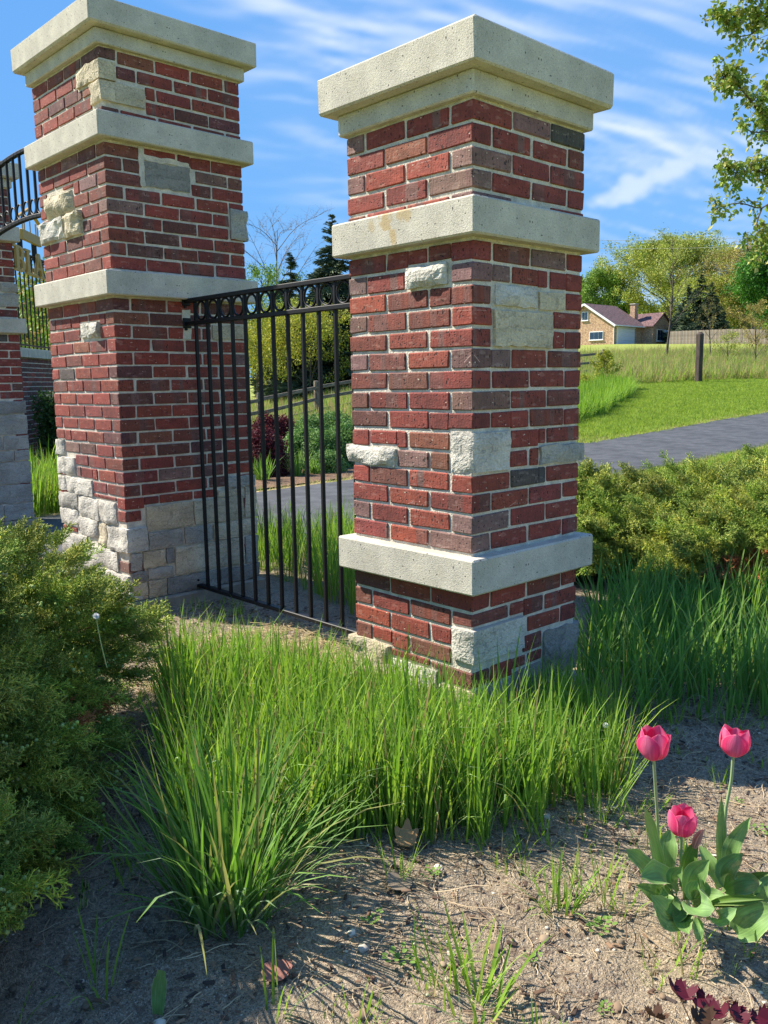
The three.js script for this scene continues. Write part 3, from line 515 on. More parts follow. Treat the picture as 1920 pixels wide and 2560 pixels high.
// straw, twigs and bark chips on the soil
{
  const R = rng(77), stick = (n, len, w, bend) => { const p = [V(-len / 2, 0, 0), V(-len / 6, bend * .4, bend), V(len / 5, bend * .2, -bend * .4), V(len / 2, 0, bend * .3)]; return limb(p, w, w * .6, 4); };
  const kinds = [stick(1, .11, .0010, .007), stick(2, .07, .0011, .004), stick(3, .17, .0010, .014), stick(4, .035, .0013, .002)], chip = chamfer(.016, .0025, .006, .0008, .0015, R);
  const soils = [[-1.6, -.9], [1.8, -.9], [1.9, -3.4], [.6, -3.2], [-.2, -3.4], [.1, -4.2], [-.9, -4.9], [-1.5, -4.2]];
  const litter = (geo, name, n, seed, cols, sc) => { const Q = rng(seed), im = field(soils, n, seed, () => 1, (x, z, q) => fbm(x * 2.4, z * 2.4, 3, 95) + q() * .3 > .5).map(({ m }) => { const p = new THREE.Vector3().setFromMatrixPosition(m); p.y += .013 + Q() * .008; return { m: M(p, new THREE.Quaternion().setFromEuler(new THREE.Euler((Q() - .5) * .4, Q() * 6.283, (Q() - .5) * .3)), sc * (.5 + Q() * .9)), c: cols[Math.floor(Q() * cols.length)].clone().multiplyScalar(.7 + Q() * .5) }; }); return im; };
  const root = new THREE.Group(); root.name = 'straw_litter'; root.userData = { kind: 'stuff', label: 'dry straw, twigs and bark chips lying on the soil', category: 'litter' }; scene.add(root);
  const lit = new THREE.MeshStandardMaterial({ color: 0xffffff, roughness: 1 });
  kinds.forEach((g, i) => many('straw', g, lit, litter(g, '', [1100, 1500, 300, 2200][i], 301 + i, [srgb(176, 154, 120), srgb(150, 128, 98), srgb(190, 170, 136), srgb(112, 90, 70)], 1), root));
  many('bark_chip', chip, lit, litter(chip, '', 3000, 309, [srgb(110, 84, 64), srgb(84, 66, 54), srgb(140, 112, 86), srgb(70, 60, 54)], 1), root);
  many('straw', kinds[0], lit, (() => { const Q = rng(355), mat = [[-1.0, -3.3], [-.3, -3.2], [.0, -3.7], [-.5, -4.3], [-1.0, -4.0]]; return field(mat, 1500, 355, () => 1).map(({ m }) => { const p = new THREE.Vector3().setFromMatrixPosition(m); p.y += .014 + Q() * .016; return { m: M(p, new THREE.Quaternion().setFromEuler(new THREE.Euler((Q() - .5) * .5, Q() * 6.283, (Q() - .5) * .5)), .7 + Q()), c: srgb(196, 176, 134).multiplyScalar(.7 + Q() * .5) }; }); })(), root);
  const peb = []; for (let k = 0; k < 3; k++) { let g = new THREE.IcosahedronGeometry(.008, 1); g.deleteAttribute('uv'); g = mergeVertices(g); const p = g.attributes.position; for (let i = 0; i < p.count; i++) { const s = .75 + hash2(i, k, 3) * .5; p.setXYZ(i, p.getX(i) * s * 1.2, p.getY(i) * s * .7, p.getZ(i) * s); } g.computeVertexNormals(); peb.push(g); }
  const rootP = new THREE.Group(); rootP.name = 'pebbles'; rootP.userData = { kind: 'stuff', label: 'pale pebbles and crumbs of earth on the soil', category: 'pebbles' }; scene.add(rootP);
  peb.forEach((g, i) => { const Q = rng(401 + i); many('pebble', g, lit, field(soils, 1500, 411 + i, () => 1).map(({ m }) => { const p = new THREE.Vector3().setFromMatrixPosition(m); p.y += .012; const big = Q() < .05; return { m: M(p, new THREE.Quaternion().setFromAxisAngle(Y, Q() * 6), (big ? .8 + Q() * .8 : .16 + Q() * .4)), c: (Q() < .16 ? srgb(198, 188, 168) : Q() < .5 ? srgb(160, 140, 114) : srgb(128, 108, 86)).multiplyScalar(.75 + Q() * .4) }; }), rootP); });
}

// ------------------------------------------------------------------ junipers
function cone3(out, a, b, r0, r1, col) { // three-sided twig
  const d = b.clone().sub(a).normalize(), u = Math.abs(d.y) < .9 ? d.clone().cross(Y).normalize() : d.clone().cross(V(1, 0, 0)).normalize(), v = d.clone().cross(u), base = out.pos.length / 3;
  for (const [p, r] of [[a, r0], [b, r1]]) for (let k = 0; k < 3; k++) { const f = k * 2.0944; out.pos.push(p.x + (u.x * Math.cos(f) + v.x * Math.sin(f)) * r, p.y + (u.y * Math.cos(f) + v.y * Math.sin(f)) * r, p.z + (u.z * Math.cos(f) + v.z * Math.sin(f)) * r); out.col.push(col.r, col.g, col.b); }
  for (let k = 0; k < 3; k++) { const n = (k + 1) % 3; out.idx.push(base + k, base + n, base + 3 + k, base + n, base + 3 + n, base + 3 + k); }
}
// a spray of scaly cords, 12 cm long, growing along +Y
function spray(seed, cols, len = .12, dens = 1) {
  const R = rng(seed), o = { pos: [], col: [], idx: [] }, c0 = () => cols[Math.floor(R() * cols.length)].clone().multiplyScalar(.8 + R() * .4);
  const cord = (a, dir, L, r, lv) => {
    const b = a.clone().addScaledVector(dir, L), m = a.clone().lerp(b, .55).add(V(R() - .5, R() - .5, R() - .5).multiplyScalar(L * .12)); const c = c0();
    if (lv) { cone3(o, a, m, r, r * 1.08, c); cone3(o, m, b, r * 1.08, r * .6, c); } else cone3(o, a, b, r * 1.15, r * .5, c);
    if (lv > 0) { const n = Math.round((lv === 2 ? 15 : 6) * dens); for (let i = 0; i < n; i++) { const t = .12 + .86 * i / n, p = t < .55 ? a.clone().lerp(m, t / .55) : m.clone().lerp(b, (t - .55) / .45), az = i * 2.4 + R(), an = .5 + R() * .45; const side = dir.clone().cross(V(Math.cos(az), .3, Math.sin(az))).normalize(), d = dir.clone().multiplyScalar(Math.cos(an)).addScaledVector(side, Math.sin(an)).normalize(); cord(p, d, L * (lv === 2 ? .36 : .46) * (1.1 - t * .6) * (.7 + R() * .6), r * .9, lv - 1); } }
  };
  cord(V(0, 0, 0), V(0, 1, 0), len, .0017, 2);
  const g = geoFrom(o.pos, null, o.idx); g.setAttribute('color', new THREE.Float32BufferAttribute(o.col, 3)); return g;
}
const JG = [srgb(136, 162, 60), srgb(158, 180, 70), srgb(106, 136, 54), srgb(186, 194, 92), srgb(120, 148, 56)], JB = [srgb(170, 112, 68), srgb(140, 92, 60), srgb(186, 130, 84)];
const sprays = [spray(1, JG), spray(2, JG), spray(3, JG, .15), spray(4, JG, .10)], deadSpray = spray(9, JB, .12, .8);
MAT.juniper = new THREE.MeshStandardMaterial({ color: 0xffffff, vertexColors: true, roughness: .8 });
const berryG = (() => { const g = new THREE.IcosahedronGeometry(.0048, 1); return g; })();
MAT.berry = new THREE.MeshStandardMaterial({ color: srgb(150, 164, 96), roughness: .8 });
function juniper(label, blobs, seed, nPl, perPl, dead, lean, sc = 1) {
  const R = rng(seed), root = thing('juniper_shrub', label, 'shrub', [blobs[0].c[0], 0, blobs[0].c[2]], 0, 'juniper shrubs'), o0 = root.position, spots = [], dry = [], ber = [], stems = [];
  for (let i = 0; i < nPl; i++) {
    const b = blobs[Math.floor(R() * blobs.length)]; let th = R() * 6.283, ph = Math.acos(lerp(1, -.12, R()));
    const n = V(Math.sin(ph) * Math.cos(th), Math.cos(ph), Math.sin(ph) * Math.sin(th)), lump = fbm(Math.atan2(n.z, n.x) * 3.2 + seed, n.y * 5 + b.c[0], 2, 19), k = .72 + .42 * lump + R() * .10 + (R() < .05 ? .10 : 0);
    const tip = V(b.c[0] + n.x * b.r[0] * k, Math.max(.04, b.c[1] + n.y * b.r[1] * k), b.c[2] + n.z * b.r[2] * k);
    const root0 = V(b.c[0] + (R() - .5) * b.r[0] * .7, .05, b.c[2] + (R() - .5) * b.r[2] * .7), mid = root0.clone().lerp(tip, .55).add(V(0, b.r[1] * .22, 0));
    const cv = new THREE.QuadraticBezierCurve3(root0, mid, tip);
    if (i % 3 === 0) stems.push(limb([0, .3, .6, .9].map((t) => cv.getPoint(t)), .009, .002, 4));
    const isDead = dead(tip, R), tint = new THREE.Color().setRGB(1, 1, 1).multiplyScalar(.72 + R() * .45); tint.r *= .95 + R() * .32; tint.b *= .65 + R() * .5;
    for (let j = 0; j < perPl; j++) {
      const t = 1 - Math.pow(R(), 1.35) * .62, p = cv.getPoint(t), tg = cv.getTangent(t), side = V(R() - .5, R() - .5, R() - .5).cross(tg).normalize(), an = (t > .93 ? .15 : .35 + R() * .5);
      const d = tg.clone().multiplyScalar(Math.cos(an)).addScaledVector(side, Math.sin(an)).add(V(lean[0], lean[1] + .12, lean[2]).multiplyScalar(.6)).normalize();
      p.addScaledVector(side, R() * .025).sub(o0); const q = new THREE.Quaternion().setFromUnitVectors(Y, d).multiply(new THREE.Quaternion().setFromAxisAngle(Y, R() * 6.283));
      (isDead ? dry : spots).push({ m: M(p, q, (.55 + R() * .6) * sc * (t > .93 ? 1.15 : 1)), c: tint.clone().multiplyScalar(.85 + R() * .3), k: R() });
      if (!isDead && R() < .26) for (let e = 0; e < 4; e++) ber.push({ m: M(p.clone().addScaledVector(d, .03 + R() * .05).add(V(R() - .5, R() - .5, R() - .5).multiplyScalar(.035)), q, .7 + R() * .6), c: new THREE.Color().setRGB(.8 + R() * .4, .85 + R() * .3, .6 + R() * .4) });
    }
  }
  sprays.forEach((g, i) => many('foliage', g, MAT.juniper, spots.filter((s) => Math.floor(s.k * 4) === i), root));
  if (dry.length) many('dead_foliage', deadSpray, MAT.juniper, dry, root);
  many('berries', berryG, MAT.berry, ber, root);
  const st = mergeGeometries(stems); st.translate(-o0.x, 0, -o0.z); part('branches', st, MAT.twig, root); return root;
}
juniper('spreading juniper with pale berries in front of the taller pillar', [
  { c: [-1.68, .27, -2.72], r: [.88, .58, .72] }, { c: [-1.58, .28, -2.05], r: [.72, .66, .55] }, { c: [-2.3, .3, -2.7], r: [.8, .66, .9] }, { c: [-1.56, .48, -2.0], r: [.6, .64, .6] }, { c: [-1.28, .2, -1.62], r: [.44, .40, .42] }, { c: [-2.0, .2, -1.8], r: [.7, .5, .6] }, { c: [-1.22, .12, -1.36], r: [.36, .28, .35] }, { c: [-1.56, .12, -2.25], r: [.76, .34, .7] }],
  31, 1900, 34, (p, R) => R() < (p.y < .34 ? .10 : .012), [.14, .16, .04], .74);
juniper('wide juniper with an orange dead branch behind the shorter pillar', [
  { c: [2.1, .20, -5.5], r: [1.15, .40, .85] }, { c: [3.1, .22, -5.6], r: [1.2, .44, 1.0] }, { c: [1.2, .16, -5.6], r: [.8, .38, .6] }, { c: [2.3, .18, -4.75], r: [.75, .36, .45] }],
  33, 900, 30, (p, R) => Math.hypot(p.x - 1.95, p.z + 4.4, (p.y - .26) * 1.6) < .17 || R() < .004, [-.05, .12, .1], 1.0);

// ------------------------------------------------------------------ tufts of grass that stand by themselves
function tuft(x, z, o, label) {
  const t = thing('grass_tuft', label, 'grass', [x, H(x, z) - .008, z], o.turn ?? 0, 'grass tufts on bare soil');
  part('blades', clump(o.seed, o.n, o.rad, o.len, o.wid, o.lean, o.bend, o.cols ?? GR), MAT.grass, t); return t;
}
tuft(-.38, -1.86, { seed: 501, n: 300, rad: .11, len: .44, wid: .0085, lean: .72, bend: 1.25, cols: [srgb(108, 152, 46), srgb(124, 166, 52), srgb(94, 138, 44), srgb(104, 148, 44), srgb(118, 160, 50), srgb(100, 142, 46), srgb(150, 152, 78)] }, 'big arching grass tuft between juniper and bare soil');
tuft(.40, -1.86, { seed: 502, n: 34, rad: .035, len: .15, wid: .005, lean: .7, bend: .9 }, 'spiky grass tuft on bare soil beside the tulips');
tuft(.16, -1.52, { seed: 503, n: 30, rad: .06, len: .18, wid: .007, lean: .8, bend: .9 }, 'sprawling broad bladed grass tuft on sunny bare soil');
tuft(.13, -1.66, { seed: 504, n: 14, rad: .05, len: .13, wid: .004, lean: .5, bend: .8 }, 'sparse upright grass tuft behind the broad bladed tuft');
tuft(.02, -1.98, { seed: 505, n: 16, rad: .03, len: .14, wid: .004, lean: .5, bend: .8 }, 'small yellowish grass tuft below the tall grass');
tuft(.60, -2.30, { seed: 506, n: 26, rad: .06, len: .34, wid: .006, lean: .55, bend: .5 }, 'leaning grass tuft behind the tulips');
tuft(-.62, -1.62, { seed: 507, n: 12, rad: .05, len: .18, wid: .005, lean: .5, bend: .9 }, 'dark grass tuft at the foot of the juniper');
tuft(-.22, -1.52, { seed: 508, n: 7, rad: .04, len: .16, wid: .006, lean: .6, bend: .6 }, 'few loose grass blades on shaded soil');

// ------------------------------------------------------------------ tulips
// a leaf or petal: a strip along a curve with a width profile, cupped and waved
function lamina(pts, width, { cup = .3, wave = 0, up = V(0, 1, 0), nu = 14, nv = 6, prof, freq = 3, ph = 0 } = {}) {
  const c = new THREE.CatmullRomCurve3(pts), pos = [], uv = [], idx = [];
  for (let i = 0; i <= nu; i++) {
    const t = i / nu, p = c.getPoint(t), tg = c.getTangent(t), side = tg.clone().cross(up).normalize(), n = side.clone().cross(tg).normalize(), w = width / 2 * prof(t);
    for (let j = 0; j <= nv; j++) { const e = j / nv * 2 - 1, q = p.clone().addScaledVector(side, e * w * Math.cos(cup * .8 * Math.abs(e))).addScaledVector(n, (e * e) * w * cup + wave * w * e * Math.abs(e) * Math.sin(t * freq * 6.283 + ph + (e > 0 ? 1.3 : 0))); pos.push(q.x, q.y, q.z); uv.push(j / nv, t); }
  }
  for (let i = 0; i < nu; i++) for (let j = 0; j < nv; j++) { const a = i * (nv + 1) + j, b = a + nv + 1; idx.push(a, b, a + 1, b, b + 1, a + 1); }
  return geoFrom(pos, uv, idx);
}
const leafP = (t) => Math.pow(Math.sin(Math.PI * Math.min(1, .10 + t * .9)), .75) * (t > .9 ? (1 - t) * 8 + .2 : 1) * 1.0 + .04, petalP = (t) => Math.min(1, .34 + 1.5 * t) * (t > .6 ? Math.max(.06, 1 - ((t - .6) / .41) ** 2.2) : 1);
const tulipLeafT = tex(128, 256, (i, j) => { const s = fbm(i / 2, j / 120, 2, 3), a = fbm(i / 30, j / 40, 3, 5), e = Math.min(i, 127 - i); let c = mul3(mix3([152, 190, 112], [126, 168, 88], a), .88 + (s - .5) * .3); if (e < 3) c = mix3(c, [206, 206, 150], .6); return c; }, { wrap: false });
const petalT = tex(128, 128, (i, j) => { const u = i / 127 * 2 - 1, t = j / 127, s = fbm(i / 2.2, j / 60, 3, 7); let c = mix3([252, 72, 134], [255, 168, 200], sstep(.15, .85, 1 - Math.abs(u)) * .62); c = mix3(c, [250, 226, 196], (1 - sstep(.0, .2, t)) * .85); c = mul3(c, .9 + (s - .5) * .3); if (1 - Math.abs(u) < .08 || t > .95) c = mix3(c, [250, 170, 180], .5); return c; }, { wrap: false });
MAT.tulipLeaf = new THREE.MeshPhysicalMaterial({ map: tulipLeafT, roughness: .6, transmission: .3, thickness: 0, side: THREE.DoubleSide, specularIntensity: .5 });
MAT.tulipPale = new THREE.MeshPhysicalMaterial({ color: srgb(196, 204, 120), map: tulipLeafT, roughness: .7, transmission: .3, thickness: 0, side: THREE.DoubleSide });
MAT.petal = new THREE.MeshPhysicalMaterial({ map: petalT, roughness: .7, transmission: .45, thickness: 0, side: THREE.DoubleSide, specularIntensity: .3 });
MAT.tulipStem = new THREE.MeshStandardMaterial({ color: srgb(142, 164, 112), roughness: .6 });
MAT.spent = new THREE.MeshPhysicalMaterial({ color: srgb(214, 160, 140), roughness: .8, transmission: .25, thickness: 0, side: THREE.DoubleSide });
function tulip(o, label) {
  const foot = o.foot, g = thing('tulip', label, 'tulip', [foot.x, foot.y, foot.z], 0, 'pink tulips in flower'), rel = (p) => p.clone().sub(foot), head = rel(o.head), R = rng(o.seed);
  part('stem', limb([V(0, -.01, 0), ...o.via.map(rel), head.clone()], .0042, .0036, 7), MAT.tulipStem, g);
  const axis = o.axis.clone().normalize(), q = new THREE.Quaternion().setFromUnitVectors(Y, axis), Hh = o.h, W = o.w;
  for (let k = 0; k < 6; k++) {
    const inner = k % 2, a = k / 6 * 6.283 + o.turn + (R() - .5) * .2, open = (o.open ?? 0) + (R() - .3) * .14 + (k === o.loose ? .32 : 0), rr = W / 2 * (inner ? .86 : 1), hh = Hh * (.92 + R() * .12) * (k === o.loose ? .86 : 1);
    const prof = [[.06, 0], [.55, .06], [.90, .28], [1.0, .55], [.95 + open * .5, .80], [.86 + open, 1]].map(([x, y]) => V(Math.cos(a) * x * rr, y * hh, Math.sin(a) * x * rr));
    const geo = lamina(prof, W * .92, { cup: -.42, wave: .06, up: V(Math.cos(a), .0, Math.sin(a)), prof: petalP, nu: 12, nv: 8, freq: .8, ph: R() * 6 }); geo.applyQuaternion(q); geo.translate(head.x, head.y, head.z); part('petal', geo, MAT.petal, g);
  }
  for (const L of o.leaves) { const pts = L.p.map((p, i) => rel(p)); part('leaf', lamina(pts, L.w, { cup: L.cup ?? .38, wave: L.wave ?? .22, up: L.up ?? V(0, .75, .65), prof: leafP, nu: 16, nv: 6, freq: 1.6, ph: R() * 6 }), L.m ?? MAT.tulipLeaf, g); }
  return g;
}
{
  const c4 = (x, y, d) => U(1400 + x / 3.16, 1750 + y / 3.16, d), F = (x, z) => V(x, H(x, z) - .006, z);
  const lf = (a, b, c, w, q = {}) => ({ p: [c4(...a), c4(...b), c4(...c)], w: w / 3.16 / FOCAL * 2.45, ...q });
  tulip({ seed: 3, foot: F(.625, -1.84), via: [c4(775, 1120, 1.86)], head: c4(740, 468, 1.83), axis: V(-.06, 1, .04), h: .074, w: .068, turn: .3, open: -.02, loose: 0, leaves: [
    lf([815, 1420, 1.84], [725, 1080, 1.82], [668, 850, 1.80], 90), lf([850, 1400, 1.86], [850, 1150, 1.88], [872, 1020, 1.9], 115), lf([880, 1480, 1.80], [780, 1380, 1.74], [640, 1400, 1.70], 170, { wave: .3 }), lf([800, 1450, 1.82], [640, 1290, 1.80], [522, 1180, 1.80], 135, { wave: .35 }),
    lf([960, 1600, 1.76], [850, 1700, 1.66], [715, 1540, 1.66], 190, { wave: .3 }), lf([900, 1540, 1.78], [850, 1520, 1.72], [780, 1550, 1.70], 90, { wave: .5 }), lf([990, 1650, 1.74], [960, 1760, 1.66], [1015, 1850, 1.62], 120, { wave: .2 }), lf([900, 1560, 1.80], [760, 1540, 1.76], [600, 1460, 1.76], 120, { wave: .3 }), lf([840, 1440, 1.86], [800, 1260, 1.88], [790, 1120, 1.9], 90)] }, 'tall pink tulip with a pale pink outer petal, nearest the tall grass');
  tulip({ seed: 5, foot: F(.70, -1.80), via: [c4(960, 1300, 1.80)], head: c4(958, 1066, 1.78), axis: V(-.03, 1, .10), h: .066, w: .062, turn: .9, open: .06, loose: 4, leaves: [
    lf([920, 1530, 1.78], [900, 1400, 1.74], [965, 1315, 1.72], 110), lf([985, 1500, 1.78], [1010, 1280, 1.76], [1085, 1100, 1.75], 95, { m: MAT.tulipPale }), lf([1000, 1580, 1.74], [1070, 1380, 1.70], [1182, 1265, 1.68], 135), lf([1040, 1600, 1.72], [1040, 1500, 1.68], [1075, 1420, 1.67], 100), lf([1080, 1620, 1.72], [1130, 1500, 1.69], [1100, 1415, 1.68], 80),
    lf([1020, 1680, 1.70], [1110, 1640, 1.62], [1222, 1650, 1.60], 165, { wave: .4 }), lf([1180, 1740, 1.68], [1280, 1720, 1.62], [1395, 1645, 1.62], 90, { wave: .4 }), lf([1085, 1720, 1.66], [1090, 1820, 1.62], [1096, 1910, 1.61], 60), lf([960, 1480, 1.79], [1000, 1330, 1.80], [1000, 1120, 1.82], 70), lf([1060, 1640, 1.74], [1180, 1560, 1.72], [1300, 1540, 1.70], 110, { wave: .4 }), lf([940, 1600, 1.74], [900, 1680, 1.68], [820, 1660, 1.66], 120, { wave: .3 })] }, 'short pink tulip, lowest of the three, with a folded outer petal');
  tulip({ seed: 8, foot: F(.80, -1.82), via: [c4(1300, 960, 1.84), c4(1352, 640, 1.84)], head: c4(1368, 440, 1.84), axis: V(.05, 1, .02), h: .067, w: .067, turn: 2.0, open: .04, loose: 3, leaves: [
    lf([1275, 1480, 1.82], [1262, 1100, 1.82], [1276, 750, 1.82], 62, { wave: .05 }), lf([1285, 1400, 1.82], [1360, 1150, 1.80], [1505, 925, 1.80], 100, { wave: .5 }), lf([1290, 1490, 1.80], [1310, 1340, 1.76], [1445, 1210, 1.75], 130), lf([1270, 1480, 1.83], [1180, 1290, 1.85], [1100, 1150, 1.88], 100), lf([1300, 1520, 1.78], [1450, 1460, 1.74], [1595, 1440, 1.72], 150),
    lf([1310, 1540, 1.78], [1500, 1470, 1.78], [1650, 1360, 1.78], 130, { m: MAT.tulipPale }), lf([1390, 1840, 1.64], [1520, 1740, 1.62], [1720, 1640, 1.60], 200, { wave: .2 }), lf([1360, 1700, 1.68], [1500, 1640, 1.66], [1600, 1640, 1.64], 80, { m: MAT.tulipPale }), lf([1560, 1600, 1.76], [1640, 1480, 1.76], [1760, 1400, 1.76], 120)] }, 'tall deep pink tulip leaning over its curved stem');
  for (const [a, b, c, w, lb] of [[[1060, 1170, 1.75], [1090, 1090, 1.745], [1130, 1020, 1.74], 60, 'withered tulip bud standing among the tulip leaves'], [[1200, 1610, 1.68], [1380, 1590, 1.64], [1610, 1575, 1.62], 80, 'yellow spent tulip bud with pink tip lying on the leaves']])
    top('withered_bud', mergeGeometries([0, 2.1, 4.2].map((t) => lamina([c4(...a), c4(...b), c4(...c)], w / 3.16 / FOCAL * 1.8, { cup: .9, up: V(Math.cos(t), Math.sin(t), .3), prof: leafP }))), lb.startsWith('y') ? MAT.tulipPale : MAT.spent, lb, 'bud');
}
// ------------------------------------------------------------------ small things on the soil
{
  const outline = (n, f) => { const s = new THREE.Shape(); for (let i = 0; i <= n; i++) { const a = i / n * 6.283, q = f(a); i ? s.lineTo(Math.cos(a) * q, Math.sin(a) * q) : s.moveTo(Math.cos(a) * q, Math.sin(a) * q); } return s; };
  const leaf = (shape, curl, seed) => { let g = new THREE.ExtrudeGeometry(shape, { depth: .0008, bevelEnabled: false, curveSegments: 2 }); g.rotateX(-Math.PI / 2); g = toCreasedNormals(g, .6); const p = g.attributes.position; for (let i = 0; i < p.count; i++) { const x = p.getX(i), z = p.getZ(i); p.setY(i, p.getY(i) + curl * (x * x * 16 + z * z * 9) + (fbm(x * 40, z * 40, 2, seed) - .5) * .006); } g.computeVertexNormals(); return g; };
  const put = (m, x, z, up, ry, tilt = 0) => { m.position.set(x, H(x, z) + up, z); m.rotation.set(tilt, ry, tilt * .6); };
  const aspen = leaf(outline(64, (a) => .030 * (1 + .22 * Math.cos(a) + .22 * Math.max(0, Math.cos(a)) ** 12) * (1 + .035 * Math.sin(a * 14))), .3, 3), oak = leaf(outline(40, (a) => .034 * (.86 + .14 * Math.cos(a * 7)) * (1 + .35 * Math.cos(a))), 1.4, 5);
  put(top('fallen_leaf', aspen, leafMat(srgb(150, 104, 90), .1), 'pinkish brown fallen leaf lying on shaded soil', 'leaf'), -.245, -1.62, .016, .4, .10);
  put(top('fallen_leaf', oak, leafMat(srgb(166, 132, 92), .1), 'curled tan fallen leaf at the edge of the tall grass', 'leaf'), .045, -2.13, .016, 1.4, .16);
  put(top('fallen_leaf', aspen, leafMat(srgb(128, 114, 96), .1), 'grey weathered fallen leaf below the tall grass', 'leaf'), .03, -1.93, .012, 2.4, .08);
  // coral bells with dark red lobed leaves
  const hx = .57, hz = -1.44, g = thing('coral_bells', 'dark red plant with lobed leaves on sunny soil', 'plant', [hx, H(hx, hz) - .004, hz]);
  const lobes = leaf(outline(60, (a) => .03 * (.60 + .40 * Math.abs(Math.cos(a * 2.5)) ** .5) * (1 + .08 * Math.sin(a * 21))), 2.2, 9), red = leafMat(srgb(88, 26, 42), .25, .55), green = leafMat(srgb(84, 60, 44), .2, .6), R = rng(66);
  [[-.03, .085, -.03, red, 1], [.0, .06, .03, green, 1.1], [.05, .055, -.01, red, .9], [.08, .07, .02, red, .8], [-.07, .035, .05, red, .8], [.03, .03, .06, green, 1], [.11, .04, -.04, red, .7], [-.02, .03, .09, red, .9], [-.09, .05, -.01, green, .8], [.04, .045, -.06, red, .8], [.14, .06, .03, red, .9], [.0, .02, .13, green, 1], [.09, .025, .09, red, 1]].forEach(([x, y, z, m, s]) => { const q = part('leaf', lobes, m, g); q.position.set(x * .8, y, z * .8); q.scale.setScalar(s * .95); q.rotation.set(.3 + (R() - .5) * .8, R() * 6, (R() - .5) * .9); part('stalk', limb([V(0, 0, 0), V(x * .3, y * .6, z * .3), V(x * .8, y, z * .8)], .0014, .0011, 5), MAT.twig, g); });
  // torn broad blade standing at the foot of the juniper
  const bx = -.47, bz = -1.555; const t = top('torn_leaf', lamina([V(0, 0, 0), V(.005, .05, .0), V(.016, .105, .01)], .030, { cup: .15, wave: .12, up: V(0, .2, 1), prof: (k) => .7 + .3 * Math.sin(k * 3) - (k > .8 ? .2 : 0) }), MAT.tulipLeaf, 'single broad green leaf with a bitten edge standing on shaded soil', 'leaf'); t.position.set(bx, H(bx, bz) - .004, bz);
  // seed heads of dandelions
  for (const [p, lb] of [[U(1514, 1813, 2.5), 'white seed head above the grass beside the shorter pillar'], [U(240, 1540, 2.16), 'white dandelion clock over the juniper']]) {
    const y0 = p.x < 0 ? p.y - .14 : Math.max(0, H(p.x, p.z)), d = thing('seed_head', lb, 'flower', [p.x, y0, p.z]); part('stalk', limb([V(.02, 0, 0), V(.008, (p.y - y0) * .5, 0), V(0, p.y - y0, 0)], .0013, .001, 5), MAT.tulipStem, d);
    const s = { pos: [], col: [], idx: [] }, w = new THREE.Color(.8, .8, .78); for (let i = 0; i < 90; i++) { const a = i * 2.4, y = 1 - 2 * (i + .5) / 90, q = Math.sqrt(1 - y * y); cone3(s, V(0, 0, 0), V(Math.cos(a) * q, y, Math.sin(a) * q).multiplyScalar(.0085), .0003, .0007, w); } const gg = geoFrom(s.pos, null, s.idx); gg.setAttribute('color', new THREE.Float32BufferAttribute(s.col, 3)); gg.translate(0, p.y - y0, 0); part('seeds', gg, MAT.juniper, d);
  }
}

// small broad-leaved weeds
{
  const weedG = [1, 2].map((k) => { const R = rng(700 + k), o = []; for (let i = 0; i < 16; i++) { const a = i * 2.4, q = .012 + R() * .03, y = .006 + R() * .022, c = V(Math.cos(a) * q, y, Math.sin(a) * q), d = V(Math.cos(a), .25, Math.sin(a)).normalize(); o.push(lamina([c.clone().addScaledVector(d, -.007), c, c.clone().addScaledVector(d, .008)], .013, { cup: .3, nu: 4, nv: 2, prof: (t) => Math.sin(Math.PI * clamp(.12 + t * .8)) })); } return mergeGeometries(o); }), m = leafMat(srgb(116, 148, 66), .3, .7);
  [[1845, 2010, 'small weed rosette between the two tall tulips'], [1895, 2085, 'sprawling weed past the deep pink tulip'], [1500, 2330, 'weed seedling beside the spiky grass tuft'], [1330, 2415, 'pale weed cluster behind the broad bladed tuft'], [1080, 2215, 'weed seedling below the tall grass'], [1000, 2440, 'weed seedling on open sunny soil'], [1510, 2540, 'tiny weed seedling in front of the coral bells'], [930, 2330, 'weed seedling beside the shaded soil']].forEach(([px, py, lb], i) => { const a = U(px, py, 1), k = EYE / (EYE - a.y), x = a.x * k, z = a.z * k, t = thing('weed', lb, 'weed', [x, H(x, z), z], i * 1.7, 'weeds on the soil'); t.scale.setScalar(.5 + (i % 3) * .2); part('leaves', weedG[i % 2], m, t); });
}

// ------------------------------------------------------------------ woody plants further away
function leafClump(seed, n, rad, size, cols) {
  const R = rng(seed), pos = [], col = [], idx = [];
  for (let i = 0; i < n; i++) {
    const p = V(R() - .5, R() - .5, R() - .5).normalize().multiplyScalar(rad * Math.cbrt(R())), d = V(R() - .5, R() - .8, R() - .5).normalize(), s = d.clone().cross(V(R() - .5, R() - .5, R() - .5)).normalize(), L = size * (.6 + R() * .7), w = L * .3, c = cols[Math.floor(R() * cols.length)].clone().multiplyScalar(.75 + R() * .5), b = pos.length / 3, nn = s.clone().cross(d).multiplyScalar(L * .12);
    for (const q of [p, p.clone().addScaledVector(d, L * .45).addScaledVector(s, w).add(nn), p.clone().addScaledVector(d, L), p.clone().addScaledVector(d, L * .45).addScaledVector(s, -w).add(nn)]) { pos.push(q.x, q.y, q.z); col.push(c.r, c.g, c.b); }
    idx.push(b, b + 1, b + 2, b, b + 2, b + 3);
  }
  const g = geoFrom(pos, null, idx); g.setAttribute('color', new THREE.Float32BufferAttribute(col, 3)); return g;
}
MAT.leaf = new THREE.MeshPhysicalMaterial({ color: 0xffffff, vertexColors: true, roughness: .75, transmission: .4, thickness: 0, side: THREE.DoubleSide, specularIntensity: .4 });
MAT.darkbark = new THREE.MeshStandardMaterial({ color: srgb(92, 82, 74), roughness: 1 });
